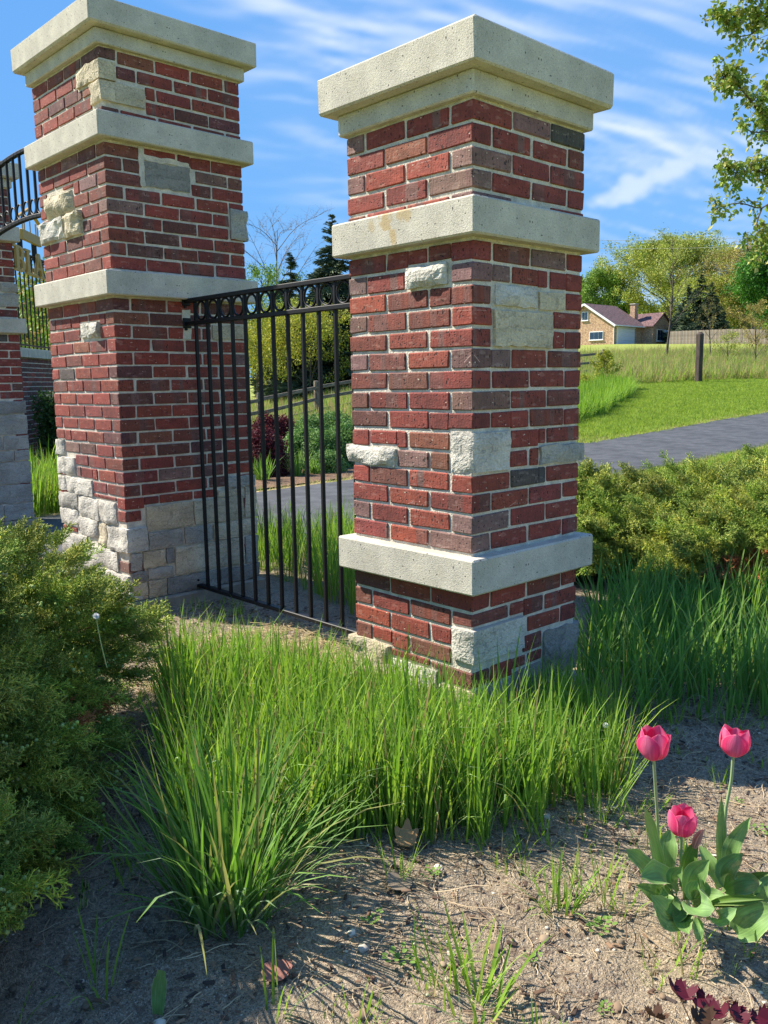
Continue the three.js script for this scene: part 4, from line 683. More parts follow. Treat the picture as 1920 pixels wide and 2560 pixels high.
const YG = [srgb(172, 180, 72), srgb(154, 168, 64), srgb(188, 188, 92), srgb(142, 160, 66)], MG = [srgb(128, 160, 62), srgb(110, 144, 56), srgb(146, 174, 70)], BG = [srgb(74, 128, 40), srgb(90, 146, 48), srgb(64, 112, 38)], LG = [srgb(176, 176, 60), srgb(190, 184, 72), srgb(150, 164, 54)], SG = [srgb(72, 88, 60), srgb(86, 102, 68), srgb(60, 76, 56)], TG = [srgb(186, 160, 96), srgb(160, 150, 78), srgb(170, 168, 82)];
const clumpsOf = {}; const CL = (key, cols, n, size) => clumpsOf[key] ??= [1, 2, 3].map((k) => leafClump(k * 7 + key.length * 31, n, 1, size, cols));
function tree(o) {
  const R = rng(o.seed), y0 = land(o.x, o.z) - .05, g = thing(o.name ?? 'tree', o.label, o.cat ?? 'tree', [o.x, y0, o.z], 0, o.group), Ht = o.h, trunkTop = Ht * (o.fork ?? .28), W = o.w / 2, rt = o.rt ?? Ht * .014, segs = [], spots = [];
  const lead = V((R() - .5) * Ht * .06, Ht * .92, (R() - .5) * Ht * .06), axis = (t) => V(lead.x * t + Math.sin(t * 5 + o.seed) * Ht * .012, lead.y * t, lead.z * t + Math.cos(t * 4 + o.seed) * Ht * .012);
  const trunk = [0, .2, .4, .6, .8, 1].map(axis); part('trunk', limb(trunk, rt, rt * .15, 7), MAT.darkbark, g);
  const nl = o.limbs ?? 16, tips = [];
  for (let i = 0; i < nl; i++) {
    const t = lerp(o.fork ?? .28, .97, (i + R() * .8) / nl), a0 = axis(t), az = i * 2.4 + R() * .8, k = o.shape === 'round' ? Math.sin(Math.PI * clamp(.18 + .78 * t)) : o.shape === 'vase' ? .35 + .65 * t : 1 - t * .75, L = W * k * (.8 + R() * .35), rise = (o.rise ?? .7) * (.7 + R() * .6);
    const end = a0.clone().add(V(Math.cos(az) * L, L * rise * (1.1 - t * .4), Math.sin(az) * L)); if (end.y > Ht) end.y = Ht * (.95 + R() * .05);
    const mid = a0.clone().lerp(end, .5).add(V((R() - .5) * L * .2, L * .10, (R() - .5) * L * .2)); segs.push(limb([a0, mid, end], rt * .45 * (1 - t * .5), rt * .08, 5)); const cv = new THREE.QuadraticBezierCurve3(a0, mid, end);
    for (let j = 0; j < (o.sub ?? 7); j++) {
      const u = .3 + .7 * (j + R()) / (o.sub ?? 7), b0 = cv.getPoint(Math.min(1, u)), d = V(Math.cos(az) + (R() - .5) * 2.2, .5 * (o.rise ?? .7) + (R() - .35) * 1.1, Math.sin(az) + (R() - .5) * 2.2).normalize(), l2 = L * (.22 + R() * .3), b1 = b0.clone().addScaledVector(d, l2); if (b1.y > Ht * 1.02) b1.y = Ht * 1.02; segs.push(limb([b0, b0.clone().lerp(b1, .5).add(V(0, l2 * .06, 0)), b1], rt * .12, rt * .03, 3));
      if (o.twigs) for (let e = 0; e < o.twigs; e++) { const c0 = b0.clone().lerp(b1, .3 + .7 * R()), c1 = c0.clone().add(V(R() - .5, R() * .6, R() - .5).normalize().multiplyScalar(l2 * .4)); segs.push(limb([c0, c1], rt * .045, rt * .018, 3)); }
      tips.push([b0, b1]);
    }
  }
  const br = part('branches', mergeGeometries(segs), MAT.darkbark, g); br.userData.kind = 'stuff';
  if (o.leaves) {
    const per = o.per ?? 4; for (const [b0, b1] of tips) for (let e = 0; e < per; e++) { const p = b0.clone().lerp(b1, .35 + .75 * R()).add(V(R() - .5, R() - .5, R() - .5).multiplyScalar(o.size * 1.2)); const tint = .78 + R() * .44; spots.push({ m: M(p, new THREE.Quaternion().setFromEuler(new THREE.Euler((R() - .5) * .6, R() * 6.28, (R() - .5) * .6)), o.size * (.55 + R() * .7)), c: new THREE.Color(tint * (.95 + R() * .1), tint, tint * (.9 + R() * .2)), k: R() }); }
    o.leaves.forEach((lg, i) => many('crown', lg, MAT.leaf, spots.filter((s) => Math.floor(s.k * o.leaves.length) === i), g));
  }
  return g;
}
const at = (px, d) => { const p = U(px, 900, d); return { x: p.x, z: p.z }; };
// right of the shorter pillar, up the hill
tree({ ...at(1672, 136), h: 16.5, w: 17, seed: 1, fork: .12, shape: 'round', limbs: 34, sub: 8, per: 6, size: .95, leaves: CL('yg', YG, 46, .30), label: 'broad yellow green tree standing behind the brick house', group: 'trees on the hill' });
tree({ ...at(1500, 142), h: 12.5, w: 9, seed: 2, fork: .1, shape: 'round', limbs: 24, sub: 7, per: 6, size: .9, leaves: CL('mg', MG, 46, .30), label: 'rounded mid green tree behind the gable of the house', group: 'trees on the hill' });
tree({ ...at(1880, 116), h: 13.5, w: 14, seed: 3, fork: .1, shape: 'round', limbs: 30, sub: 8, per: 3, twigs: 2, size: .8, leaves: CL('tg', TG, 26, .26), label: 'sparse yellowish tree above the wooden fence', group: 'trees on the hill' });
tree({ ...at(1965, 88), h: 10, w: 9, seed: 4, fork: .06, shape: 'round', limbs: 26, sub: 8, per: 7, size: .75, leaves: CL('bg', BG, 60, .30), label: 'dense bright green tree at the end of the wooden fence', group: 'trees on the hill' });
tree({ ...at(1800, 122), h: 9.5, w: 10, seed: 14, fork: .06, shape: 'round', limbs: 24, sub: 8, per: 6, size: .8, leaves: CL('yg', YG, 46, .30), label: 'low yellow green tree between the spruces and the sparse tree', group: 'trees on the hill' });
tree({ ...at(1668, 55), h: 8.3, w: 5.6, seed: 5, rt: .085, fork: .26, rise: 1.25, limbs: 16, sub: 6, per: 2, twigs: 2, size: .34, leaves: CL('yg2', YG, 16, .30), label: 'slender young tree with thin yellow leaves in front of the house', group: 'young trees on the meadow' });
tree({ ...at(1886, 42), h: 3.6, w: 1.9, seed: 6, rt: .045, fork: .2, rise: 1.5, limbs: 14, sub: 5, per: 3, size: .16, leaves: CL('tg2', TG, 16, .42), label: 'bushy yellowish sapling standing in dry grass', group: 'young trees on the meadow' });
tree({ ...at(1774, 54), h: 4.2, w: 2.6, seed: 7, rt: .04, fork: .3, rise: 1.2, limbs: 12, sub: 5, per: 1, twigs: 2, size: .16, leaves: CL('tg2', TG, 16, .42), label: 'thin bronze leaved sapling behind the wooden post', group: 'young trees on the meadow' });
tree({ ...at(1820, 48), h: 2.0, w: 2.0, seed: 8, rt: .03, fork: .1, rise: 1.2, limbs: 12, sub: 5, per: 2, size: .16, leaves: CL('yg3', YG, 16, .42), label: 'low yellowish shrub beside the bushy sapling', cat: 'shrub', name: 'shrub', group: 'shrubs on the meadow' });
tree({ ...at(1512, 31), h: 1.5, w: 1.0, seed: 9, rt: .02, fork: .15, rise: 1.4, limbs: 12, sub: 5, per: 3, size: .10, leaves: CL('bg3', LG, 16, .6), label: 'light green shrub beside the rail fence', cat: 'shrub', name: 'shrub', group: 'shrubs on the meadow' });
tree({ ...at(1460, 29), h: .75, w: 1.0, seed: 10, rt: .015, fork: .1, rise: 1.0, limbs: 12, sub: 5, per: 3, size: .08, leaves: CL('bg3', LG, 16, .6), label: 'small light green shrub in long grass by the shorter pillar', cat: 'shrub', name: 'shrub', group: 'shrubs on the meadow' });
// seen through the fence panel
tree({ ...at(702, 62), h: 12.3, w: 7.5, seed: 21, rt: .12, fork: .3, rise: 1.5, shape: 'vase', limbs: 16, sub: 8, twigs: 5, per: 1, size: .22, leaves: CL('bud', [srgb(150, 128, 100)], 5, .3), label: 'bare tree with fine upright twigs against the sky', group: 'trees behind the rail fence' });
for (const [px, d, h, w, s, pal, lb] of [[655, 58, 8.6, 6, 22, 'mg', 'pale green tree beside the bare tree'], [700, 46, 4.2, 5.2, 23, 'lg', 'yellow flowering shrub at the foot of the bare tree'], [775, 44, 4.6, 4.6, 24, 'lg', 'taller yellow flowering shrub in front of the spruce'], [640, 50, 5.2, 4.4, 25, 'yg', 'loose yellow green shrub nearest the taller pillar'], [840, 48, 3.4, 4.2, 26, 'yg', 'dull green shrub at the foot of the dark spruce'], [740, 50, 5.6, 4.5, 27, 'yg', 'mid height green shrub below the narrow spruce']])
  tree({ ...at(px, d), h, w, seed: s, fork: .08, rise: 1.1, shape: 'round', limbs: 20, sub: 7, per: pal === 'lg' ? 3 : 3, size: .36, leaves: CL(pal + 'x', { mg: MG, lg: LG, yg: YG }[pal], 24, .34), label: lb, group: 'trees behind the rail fence', ...(h < 6 ? { name: 'shrub', cat: 'shrub' } : {}) });
const needles = [1, 2, 3].map((k) => { const R = rng(k * 5), o = { pos: [], col: [], idx: [] }; for (let i = 0; i < 46; i++) { const t = i / 46, a = R() * 6.28, p = V(t, -.25 * t * t, (R() - .5) * .1); cone3(o, p, p.clone().add(V(.16 + R() * .12, (R() - .6) * .3, (i % 2 ? 1 : -1) * (.12 + .22 * (1 - t)) * R() * 1.4)), .035, .012, SG[i % 3].clone().multiplyScalar(.8 + R() * .5)); } const g = geoFrom(o.pos, null, o.idx); g.setAttribute('color', new THREE.Float32BufferAttribute(o.col, 3)); return g; });
function spruce(px, d, h, w, seed, label, group) {
  const R = rng(seed), { x, z } = at(px, d), g = thing('spruce_tree', label, 'tree', [x, land(x, z) - .05, z], 0, group), spots = [];
  part('trunk', limb([V(0, 0, 0), V(0, h * .5, 0), V(0, h * .98, 0)], h * .016, h * .002, 6), MAT.darkbark, g);
  for (let y = h * .06; y < h * .99; y += h * .026 * (.6 + R() * .6)) { const k = 1 - y / h, n = Math.ceil(4 + k * 12); for (let i = 0; i < n; i++) { const L = w / 2 * (k * .95 + .035) * (.65 + R() * .5), az = R() * 6.283; for (let e = 0; e < 2; e++) spots.push({ m: M(V(0, y + (R() - .5) * .2, 0), new THREE.Quaternion().setFromEuler(new THREE.Euler(0, az + e * .2, (k > .15 ? .05 : .5) - .3 * k * R(), 'YXZ')), V(L, Math.max(.35, L * .8), Math.max(.4, L * .8))), c: new THREE.Color().setScalar(.75 + R() * .5), k: R() }); } }
  needles.forEach((q, i) => many('crown', q, MAT.juniper, spots.filter((s) => Math.floor(s.k * 3) === i), g));
}
spruce(733, 57, 9.3, 5.4, 3, 'narrow dark spruce beside the bare tree', 'spruces'); spruce(838, 47, 9.6, 7.2, 4, 'tall dark spruce beside the stone band of the shorter pillar', 'spruces');
spruce(1745, 108, 8.6, 7, 5, 'dark spruce behind the wooden fence next to the house', 'spruces'); spruce(1715, 112, 7.8, 6, 6, 'lower dark spruce touching the house', 'spruces'); spruce(1772, 106, 7.4, 6, 8, 'third dark spruce at the fence below the sparse tree', 'spruces');
// far wood that closes the view
{
  const R = rng(99), spots = []; for (let i = 0; i < 2600; i++) { const a = lerp(-.75, .75, R()), d = 190 + R() * 50, x = Math.sin(a) * d, z = -Math.cos(a) * d, h = 5 + fbm(a * 14, 2, 3, 5) * 9; spots.push({ m: M(V(x, land(x, z) + h * Math.sqrt(R()), z), new THREE.Quaternion().setFromAxisAngle(Y, R() * 6), 1.3 + R() * 1.2), c: new THREE.Color().setScalar(.7 + R() * .5), k: R() }); }
  const g = new THREE.Group(); g.name = 'distant_wood'; g.userData = { kind: 'stuff', label: 'far belt of green trees along the horizon', category: 'woods' }; scene.add(g); CL('far', [...MG, ...YG], 60, .36).forEach((q, i) => many('foliage', q, MAT.leaf, spots.filter((s) => Math.floor(s.k * 3) === i), g));
}
// ------------------------------------------------------------------ pear tree whose branches hang in from the right
{
  const bx = 5.35, bz = -9.2, y0 = land(bx, bz) - .03, g = thing('pear_tree', 'leafy tree whose branches hang into view on the right', 'tree', [bx, y0, bz]), R = rng(17), P = (px, py, d = 9) => U(px, py, d).sub(g.position), segs = [], spots = [];
  part('trunk', limb([V(0, 0, 0), V(.04, 1.6, 0), V(-.02, 3.2, .05), V(.05, 5.2, .1)], .11, .05, 9), MAT.bark, g);
  const T = (y) => V(0, y, .03), B = [
    [[T(4.4), P(2050, -60), P(1925, 30, 8.9), P(1840, 52, 8.8), P(1782, 40, 8.7)], .9], [[P(1925, 30, 8.9), P(1880, 85, 8.8), P(1822, 92, 8.7)], .7], [[T(4.7), P(2000, -160), P(1900, -60, 8.8), P(1830, -30, 8.7)], .9], [[P(2000, -30), P(1935, 70, 9), P(1905, 120, 9)], .6],
    [[T(2.6), P(2100, 470), P(1935, 325, 9), P(1885, 262, 8.9), P(1835, 205, 8.8), P(1806, 190, 8.8)], 1], [[P(1935, 325, 9), P(1880, 330, 8.9), P(1838, 300, 8.8)], .6], [[P(1890, 268, 9), P(1905, 235, 8.9), P(1915, 215, 8.9)], .5],
    [[T(2.3), P(2080, 560), P(1960, 470, 9), P(1890, 425, 8.9), P(1835, 432, 8.8), P(1815, 412, 8.8)], .95], [[P(1960, 470, 9), P(1905, 520, 8.9), P(1850, 508, 8.8), P(1795, 520, 8.8), P(1776, 538, 8.8)], .8],
    [[P(1905, 520, 8.9), P(1892, 560, 8.9), P(1903, 610, 8.9), P(1900, 655, 8.9)], .7], [[P(1903, 610, 8.9), P(1870, 625, 8.8), P(1845, 632, 8.8)], .6], [[T(2.0), P(2060, 660), P(1960, 610, 9), P(1915, 590, 9)], .8], [[T(3.4), P(2090, 150), P(1990, 190, 9), P(1925, 230, 9)], .7], [[T(3), V(.8, 4.2, .3), V(1.3, 5, .2)], 1], [[T(3.5), V(.3, 4.8, .9), V(.4, 5.6, 1.3)], 1], [[T(2.2), V(.9, 2.9, -.6), V(1.5, 3.4, -.9)], 1], [[T(4.8), V(-.2, 5.6, -.4), V(-.3, 6.2, -.5)], 1], [[T(2.5), V(.4, 3.2, 1), V(.7, 3.7, 1.6)], 1]];
  for (const [pts, k] of B) {
    const L = new THREE.CatmullRomCurve3(pts), len = L.getLength(), big = pts[0].x > -.5 && pts[0].z > -.3 && Math.abs(pts[0].x) < .01; segs.push(limb(pts, big ? .022 : .009, .003, 5));
    const n = Math.round(len * 24 * k); for (let i = 0; i < n; i++) { const t = big ? .35 + .65 * R() : R(), p = L.getPoint(t), d = V(R() - .5, R() - .45, R() - .5).normalize(), q = p.clone().addScaledVector(d, .05 + R() * .16); segs.push(limb([p, p.clone().lerp(q, .5).add(V(0, .01, 0)), q], .0028, .0012, 3)); for (let e = 0; e < 2; e++) spots.push({ m: M(p.clone().lerp(q, .5 + .5 * R()), new THREE.Quaternion().setFromEuler(new THREE.Euler((R() - .5), R() * 6.28, (R() - .5))), .8 + R() * .5), c: new THREE.Color().setScalar(.8 + R() * .4), k: R() }); }
  }
  part('branches', mergeGeometries(segs), MAT.darkbark, g).userData.kind = 'stuff';
  const PL = [srgb(144, 166, 62), srgb(166, 178, 80), srgb(122, 148, 56), srgb(188, 182, 104)], cl = [1, 2, 3].map((k) => leafClump(70 + k, 9, .06, .052, PL)); cl.forEach((q, i) => many('crown', q, MAT.leaf, spots.filter((s) => Math.floor(s.k * 3) === i), g));
}
// ------------------------------------------------------------------ shrubs and perennials near the path
function mound(name, label, cat, x, z, rx, ry, rz, cl, size, n, seed, group, box = 0) {
  const R = rng(seed), g = thing(name, label, cat, [x, land(x, z) - .03, z], 0, group), spots = [], st = [];
  for (let i = 0; i < n; i++) { const d = V(R() - .5, R() * .9 - .12, R() - .5); if (box) { const m = Math.max(Math.abs(d.x) * 2, d.y, Math.abs(d.z) * 2); d.multiplyScalar(1 / m); } else d.normalize(); const k = (.72 + .28 * R()) * (.9 + .2 * fbm(d.x * 3 + seed, d.z * 3 + d.y * 2, 2, 5)), p = V(d.x * rx * k, Math.max(.03, d.y * ry * k), d.z * rz * k); spots.push({ m: M(p, new THREE.Quaternion().setFromEuler(new THREE.Euler(R(), R() * 6, R())), size * (.6 + R() * .7)), c: new THREE.Color().setScalar(.75 + R() * .5), k: R() }); if (i % 14 === 0) st.push(limb([V(p.x * .15, 0, p.z * .15), p.clone().multiplyScalar(.6), p], .006, .002, 3)); }
  cl.forEach((q, i) => many('foliage', q, MAT.leaf, spots.filter((s) => Math.floor(s.k * cl.length) === i), g)); part('stems', mergeGeometries(st), MAT.twig, g); return g;
}
const burg = CL('burg', [srgb(92, 34, 44), srgb(70, 28, 40), srgb(116, 46, 50)], 34, .36), peren = CL('peren', [srgb(116, 152, 76), srgb(132, 166, 84), srgb(100, 136, 68)], 34, .40), yew = CL('yew', [srgb(52, 84, 34), srgb(64, 98, 40), srgb(44, 72, 32)], 40, .34);
const spot2 = (px, py, d) => { const p = U(px, py, d); return [p.x, p.z]; };
{
  let [x, z] = spot2(660, 1100, 11.6); mound('barberry_shrub', 'dark burgundy shrub beside the mulch, nearer the path', 'shrub', x, z, .34, .66, .36, burg, .09, 900, 3, 'burgundy shrubs');
  [x, z] = spot2(690, 1060, 14.6); mound('barberry_shrub', 'low wide burgundy shrub behind the first one', 'shrub', x, z, .55, .72, .4, burg, .10, 900, 4, 'burgundy shrubs');
  [[765, 12.9, .42, .62], [810, 12.6, .40, .58], [860, 12.9, .45, .66], [905, 13.2, .45, .62], [785, 14.2, .5, .72], [845, 14.4, .5, .78]].forEach(([px, d, w, h], i) => { const [a, b] = spot2(px, 1100, d); mound('perennial', ['feathery green perennial behind the daylilies', 'feathery green perennial in the mulch bed', 'feathery green perennial close to the shorter pillar', 'feathery green perennial hidden by the shorter pillar', 'taller green perennial in the back row', 'tallest green perennial in the back row'][i], 'plant', a, b, w, h, w, peren, .085, 620, 40 + i, 'green perennials in the mulch bed'); });
  [x, z] = spot2(820, 1180, 11.9); mound('perennial', 'small grey green perennial at the front of the mulch bed', 'plant', x, z, .26, .34, .26, peren, .07, 360, 51, 'green perennials in the mulch bed');
  [[655, 10.9, .42], [745, 11.4, .40], [700, 12.4, .36], [790, 11.7, .3]].forEach(([px, d, len], i) => { const [a, b] = spot2(px, 1180, d), t = thing('daylily', ['daylily tuft nearest the taller pillar beside the path', 'broad daylily tuft in the middle of the mulch', 'daylily tuft in front of the burgundy shrub', 'small daylily tuft beside the grey green perennial'][i], 'plant', [a, land(a, b), b], 0, 'daylily tufts'); part('blades', clump(600 + i, 60, .08, len, .018, .5, 1.1, [srgb(120, 160, 56), srgb(136, 172, 64), srgb(100, 142, 50)]), MAT.grass, t); });
}
// long grass on the meadow, lawn blades, dry stalks
{
  const lawnG = [1, 2, 3].map((k) => clump(200 + k, 26, .16, .06, .007, .6, .8, [srgb(142, 166, 54), srgb(158, 178, 64), srgb(126, 154, 48)])), longG = [1, 2, 3].map((k) => clump(210 + k, 22, .14, .55, .014, .5, 1.0, GR)), meadG = [1, 2, 3].map((k) => clump(220 + k, 20, .2, .6, .014, .5, .9, [...GR.slice(0, 3), srgb(150, 156, 84), srgb(160, 160, 96), DRY[1], DRY[0]]));
  const on = (x, z) => pathDist(x, z) > PW + .06, put = (name, gs, poly, n, seed, sc, lb, cat, keep) => spread(name, gs, field(poly, n, seed, sc, keep ?? on, -.005), lb, cat);
  put('lawn_grass', lawnG, [[1.0, -8.2], [2.3, -6.2], [5, -6.6], [9, -10], [14, -17], [9.5, -18.5], [3, -12.5]], 9000, 61, (x, z, R) => .7 + R() * .7, 'short lawn between the juniper and the path', 'lawn');
  put('lawn_grass', lawnG, [[2.5, -14.5], [5.6, -17], [12, -24], [20, -31], [20, -37], [9, -35], [6.3, -27.5], [4, -21]], 16000, 62, (x, z, R) => .9 + R() * .9, 'mown sunny lawn rising beyond the path', 'lawn');
  put('long_grass', longG, [[3.4, -18.6], [5.5, -22], [8.2, -28.5], [9.0, -31.5], [7.4, -32], [5.2, -28], [3.4, -23]], 1500, 63, (x, z, R) => .7 + R() * .6, 'long fresh grass at the edge of the mown lawn', 'grass');
  put('meadow_grass', meadG, [[3, -24], [7.5, -32.5], [10.5, -34.5], [22, -38.5], [34, -48], [34, -66], [14, -62], [6, -44]], 9000, 64, (x, z, R) => .6 + R() * .8, 'rough meadow grass with dry stalks on the slope', 'grass');
  put('meadow_grass', meadG, [[-9, -17], [1.5, -15.5], [4, -20], [4, -44], [-13, -46]], 8000, 65, (x, z, R) => .5 + R() * .7, 'rough meadow around the rail fence seen through the panel', 'grass');
  const edge = []; const Q = rng(66); for (let i = 0; i < 900; i++) { const t = lerp(.2, .92, Q()), p = pathC.getPointAt(t), q = pathC.getTangentAt(t), s = Q() < .5 ? -1 : 1, e = s * (PW + .02 + Q() * .16), x = p.x - q.z * e, z = p.z + q.x * e; if (s > 0 && t < .3 && x < 0) continue; edge.push({ m: M(V(x, land(x, z), z), yawTilt(Q() * 6, .2, Q() * 6), .6 + Q() * .7), k: Q() }); }
  spread('path_edge_grass', [clump(231, 16, .08, .09, .005, .8, .9, [...GR, ...DRY]), clump(232, 16, .08, .07, .005, .9, .9, DRY)], edge, 'dry and green grass fringing the asphalt path', 'grass');
}

// ------------------------------------------------------------------ sign wall beyond the arch
{
  const e = V(-.05, 0, -.999).normalize(), g = thing('sign_wall', 'low brick wall with iron railing and gold letters beyond the arch', 'wall', [-5.1, 0, -12.5], Math.atan2(-e.z, e.x)); // local +X runs along the wall, away from the camera; +Z faces the path
  const x0 = -2.2, x1 = 3.6, R = rng(71), bl = .1935, bh = .057, rest = [];
  part('mortar', moved(chamfer(x1 - x0 - .012, 1.66, .30, .004), (x0 + x1) / 2, .83, -.155), MAT.mortar, g);
  for (let k = 0; k < 24; k++) for (let i = 0, x = x0 - (k % 2 ? .1 : 0); x < x1 - .02; i++, x += .2035) {
    const a = Math.max(x0, x), b = Math.min(x1, x + bl), t = R() < .6 ? 'd' : R() < .6 ? 'r' : 'm'; if (b - a < .03) continue;
    const q = brickGeo(b - a, bh, .092, t, Math.floor(R() * NV)), y = 1.66 - .006 - bh / 2 - k * .0677; if (y < .05) continue;
    if (k < 9) part('brick', q, MAT.brick, g).position.set((a + b) / 2, y, -.046); else rest.push(moved(q, (a + b) / 2, y, -.046));
  }
  part('brickwork', mergeGeometries(rest), MAT.brick, g).userData.kind = 'stuff';
  for (let x = x0 - .05; x < x1; x += .74) part('coping_stone', moved(chamfer(.73, .13, .40, .006), x + .365, 1.729, -.155), MAT.cast, g);
  part('rail', bar(V(x0, 1.86, -.15), V(x1, 1.86, -.15), .03, .024), MAT.iron, g); part('rail', bar(V(x0, 2.96, -.15), V(x1, 2.96, -.15), .03, .03), MAT.iron, g); part('rail', bar(V(x0, 3.20, -.15), V(x1, 3.20, -.15), .035, .035), MAT.iron, g);
  const pk = bar(V(0, 1.80, -.15), V(0, 3.19, -.15), .018), rg = ringGeo(.075, .009, 1.2);
  for (let x = x0 + .06; x < x1; x += .17) { part('picket', pk, MAT.iron, g).position.x = x; part('ring', rg, MAT.iron, g).position.set(x + .085, 3.08, -.15); }
  const gold = new THREE.MeshPhysicalMaterial({ color: srgb(176, 142, 72), roughness: .5, metalness: .25 });
  const font = await new FontLoader().loadAsync('fonts/droid/droid_serif_bold.typeface.json');
  'BLA'.split('').forEach((ch, i) => { const t = new TextGeometry(ch, { font, size: .36, depth: .03, curveSegments: 6, bevelEnabled: true, bevelSize: .003, bevelThickness: .003 }); t.computeBoundingBox(); const w = t.boundingBox.max.x - t.boundingBox.min.x; t.scale([.40, .36, .42][i] / w, 1, 1); const m = part('letter', t, gold, g); m.position.set([.06, .50, .88][i], 2.90, -.11); });
  // emblem on two posts above the letters: a gold panel under a small open gable
  for (const x of [.50, 1.10]) part('post', bar(V(x, 3.20, -.15), V(x, 3.52, -.15), .07, .05), MAT.iron, g);
  part('emblem_panel', moved(chamfer(.78, .15, .05, .008), .84, 3.455, -.10), gold, g);
  for (const x of [.52, .60, .84, 1.08, 1.16]) part('emblem_post', bar(V(x, 3.52, -.10), V(x, 3.70, -.10), .016), gold, g);
  for (const s of [-1, 1]) part('emblem_roof', bar(V(.84 + s * .5, 3.68, -.10), V(.84, 3.88, -.10), .05, .03), gold, g);
}
mound('yew_hedge', 'clipped dark green hedge along the foot of the sign wall', 'hedge', -4.15, -12.3, .55, 1.12, 2.4, yew, .13, 2600, 61, null, 1);
tree({ x: -6.6, z: -19, h: 3.9, w: 4.5, seed: 41, fork: .1, rise: 1.0, shape: 'round', limbs: 22, sub: 7, per: 3, twigs: 2, size: .3, leaves: CL('tgx', [...TG, ...MG], 24, .4), label: 'half leafed tree behind the railing of the sign wall', group: 'trees behind the sign wall' });
tree({ x: -7.4, z: -24, h: 3.2, w: 4, seed: 42, fork: .06, rise: .9, shape: 'round', limbs: 20, sub: 7, per: 5, size: .35, leaves: CL('mgx', MG, 30, .34), label: 'low green tree behind the railing of the sign wall', group: 'trees behind the sign wall' });
tree({ x: -12, z: -30, h: 4.2, w: 6, seed: 43, fork: .06, rise: .9, shape: 'round', limbs: 24, sub: 7, per: 5, size: .5, leaves: CL('mgx', MG, 30, .34), label: 'rounded green tree far behind the sign wall', group: 'trees behind the sign wall' });

// ------------------------------------------------------------------ split rail fence
const oldWood = tex(256, 64, (i, j) => mul3([126, 114, 98], .5 + fbm(i / 60, j / 3, 4, 3) * .8));
MAT.oldWood = new THREE.MeshStandardMaterial({ map: oldWood, bumpMap: oldWood, bumpScale: .006, roughness: 1 });
{
  const g = thing('rail_fence', 'weathered split rail fence crossing the meadow', 'fence', [0, 0, 0]), P = [];
  for (let k = 0; k <= 8; k++) { const t = k / 8, q = U(lerp(360, 1507, t), 950, lerp(21, 38, t ** 1.2)), x = q.x, z = q.z; P.push(V(x, land(x, z), z)); }
  const R = rng(12);
  P.forEach((p) => part('post', moved(chamfer(.13, 1.45, .11, .015, .01, R), p.x, p.y + .58, p.z, .6), MAT.oldWood, g));
  for (let k = 0; k < 8; k++) for (const y of [.42, .76, 1.1]) part('rail', bar(P[k].clone().add(V(0, y + (R() - .5) * .05, 0)), P[k + 1].clone().add(V(0, y + (R() - .5) * .05, 0)), .06, .10), MAT.oldWood, g);
}
// post on the lawn
{
  const p = U(1748, 900, 34.6), x = p.x, z = p.z, y = land(x, z), dark = tex(64, 256, (i, j) => mul3([74, 62, 54], .6 + fbm(i / 3, j / 50, 4, 3) * .7)), m = new THREE.MeshStandardMaterial({ map: dark, roughness: .9 });
  const g = thing('wooden_post', 'dark brown square wooden post standing at the edge of the lawn', 'post', [x, y - .05, z], .5); part('shaft', moved(chamfer(.21, 1.95, .21, .012), 0, .975, 0), m, g); part('chamfered_top', moved(new THREE.CylinderGeometry(.055, .145, .09, 4, 1).rotateY(Math.PI / 4), 0, 1.995, 0), m, g);
}
// trodden pale track across the meadow
{
  const c = new THREE.CatmullRomCurve3([[8.6, -34.2], [10.2, -35.2], [14, -36.6], [20, -38.6], [30, -42]].map(([x, z]) => V(x, 0, z)));
  struct('meadow_track', strip(c, .32, .03, 60, .1), new THREE.MeshStandardMaterial({ map: edgeC, color: srgb(255, 246, 226), roughness: 1 }), 'narrow pale track at the top of the mown lawn', 'path');
}
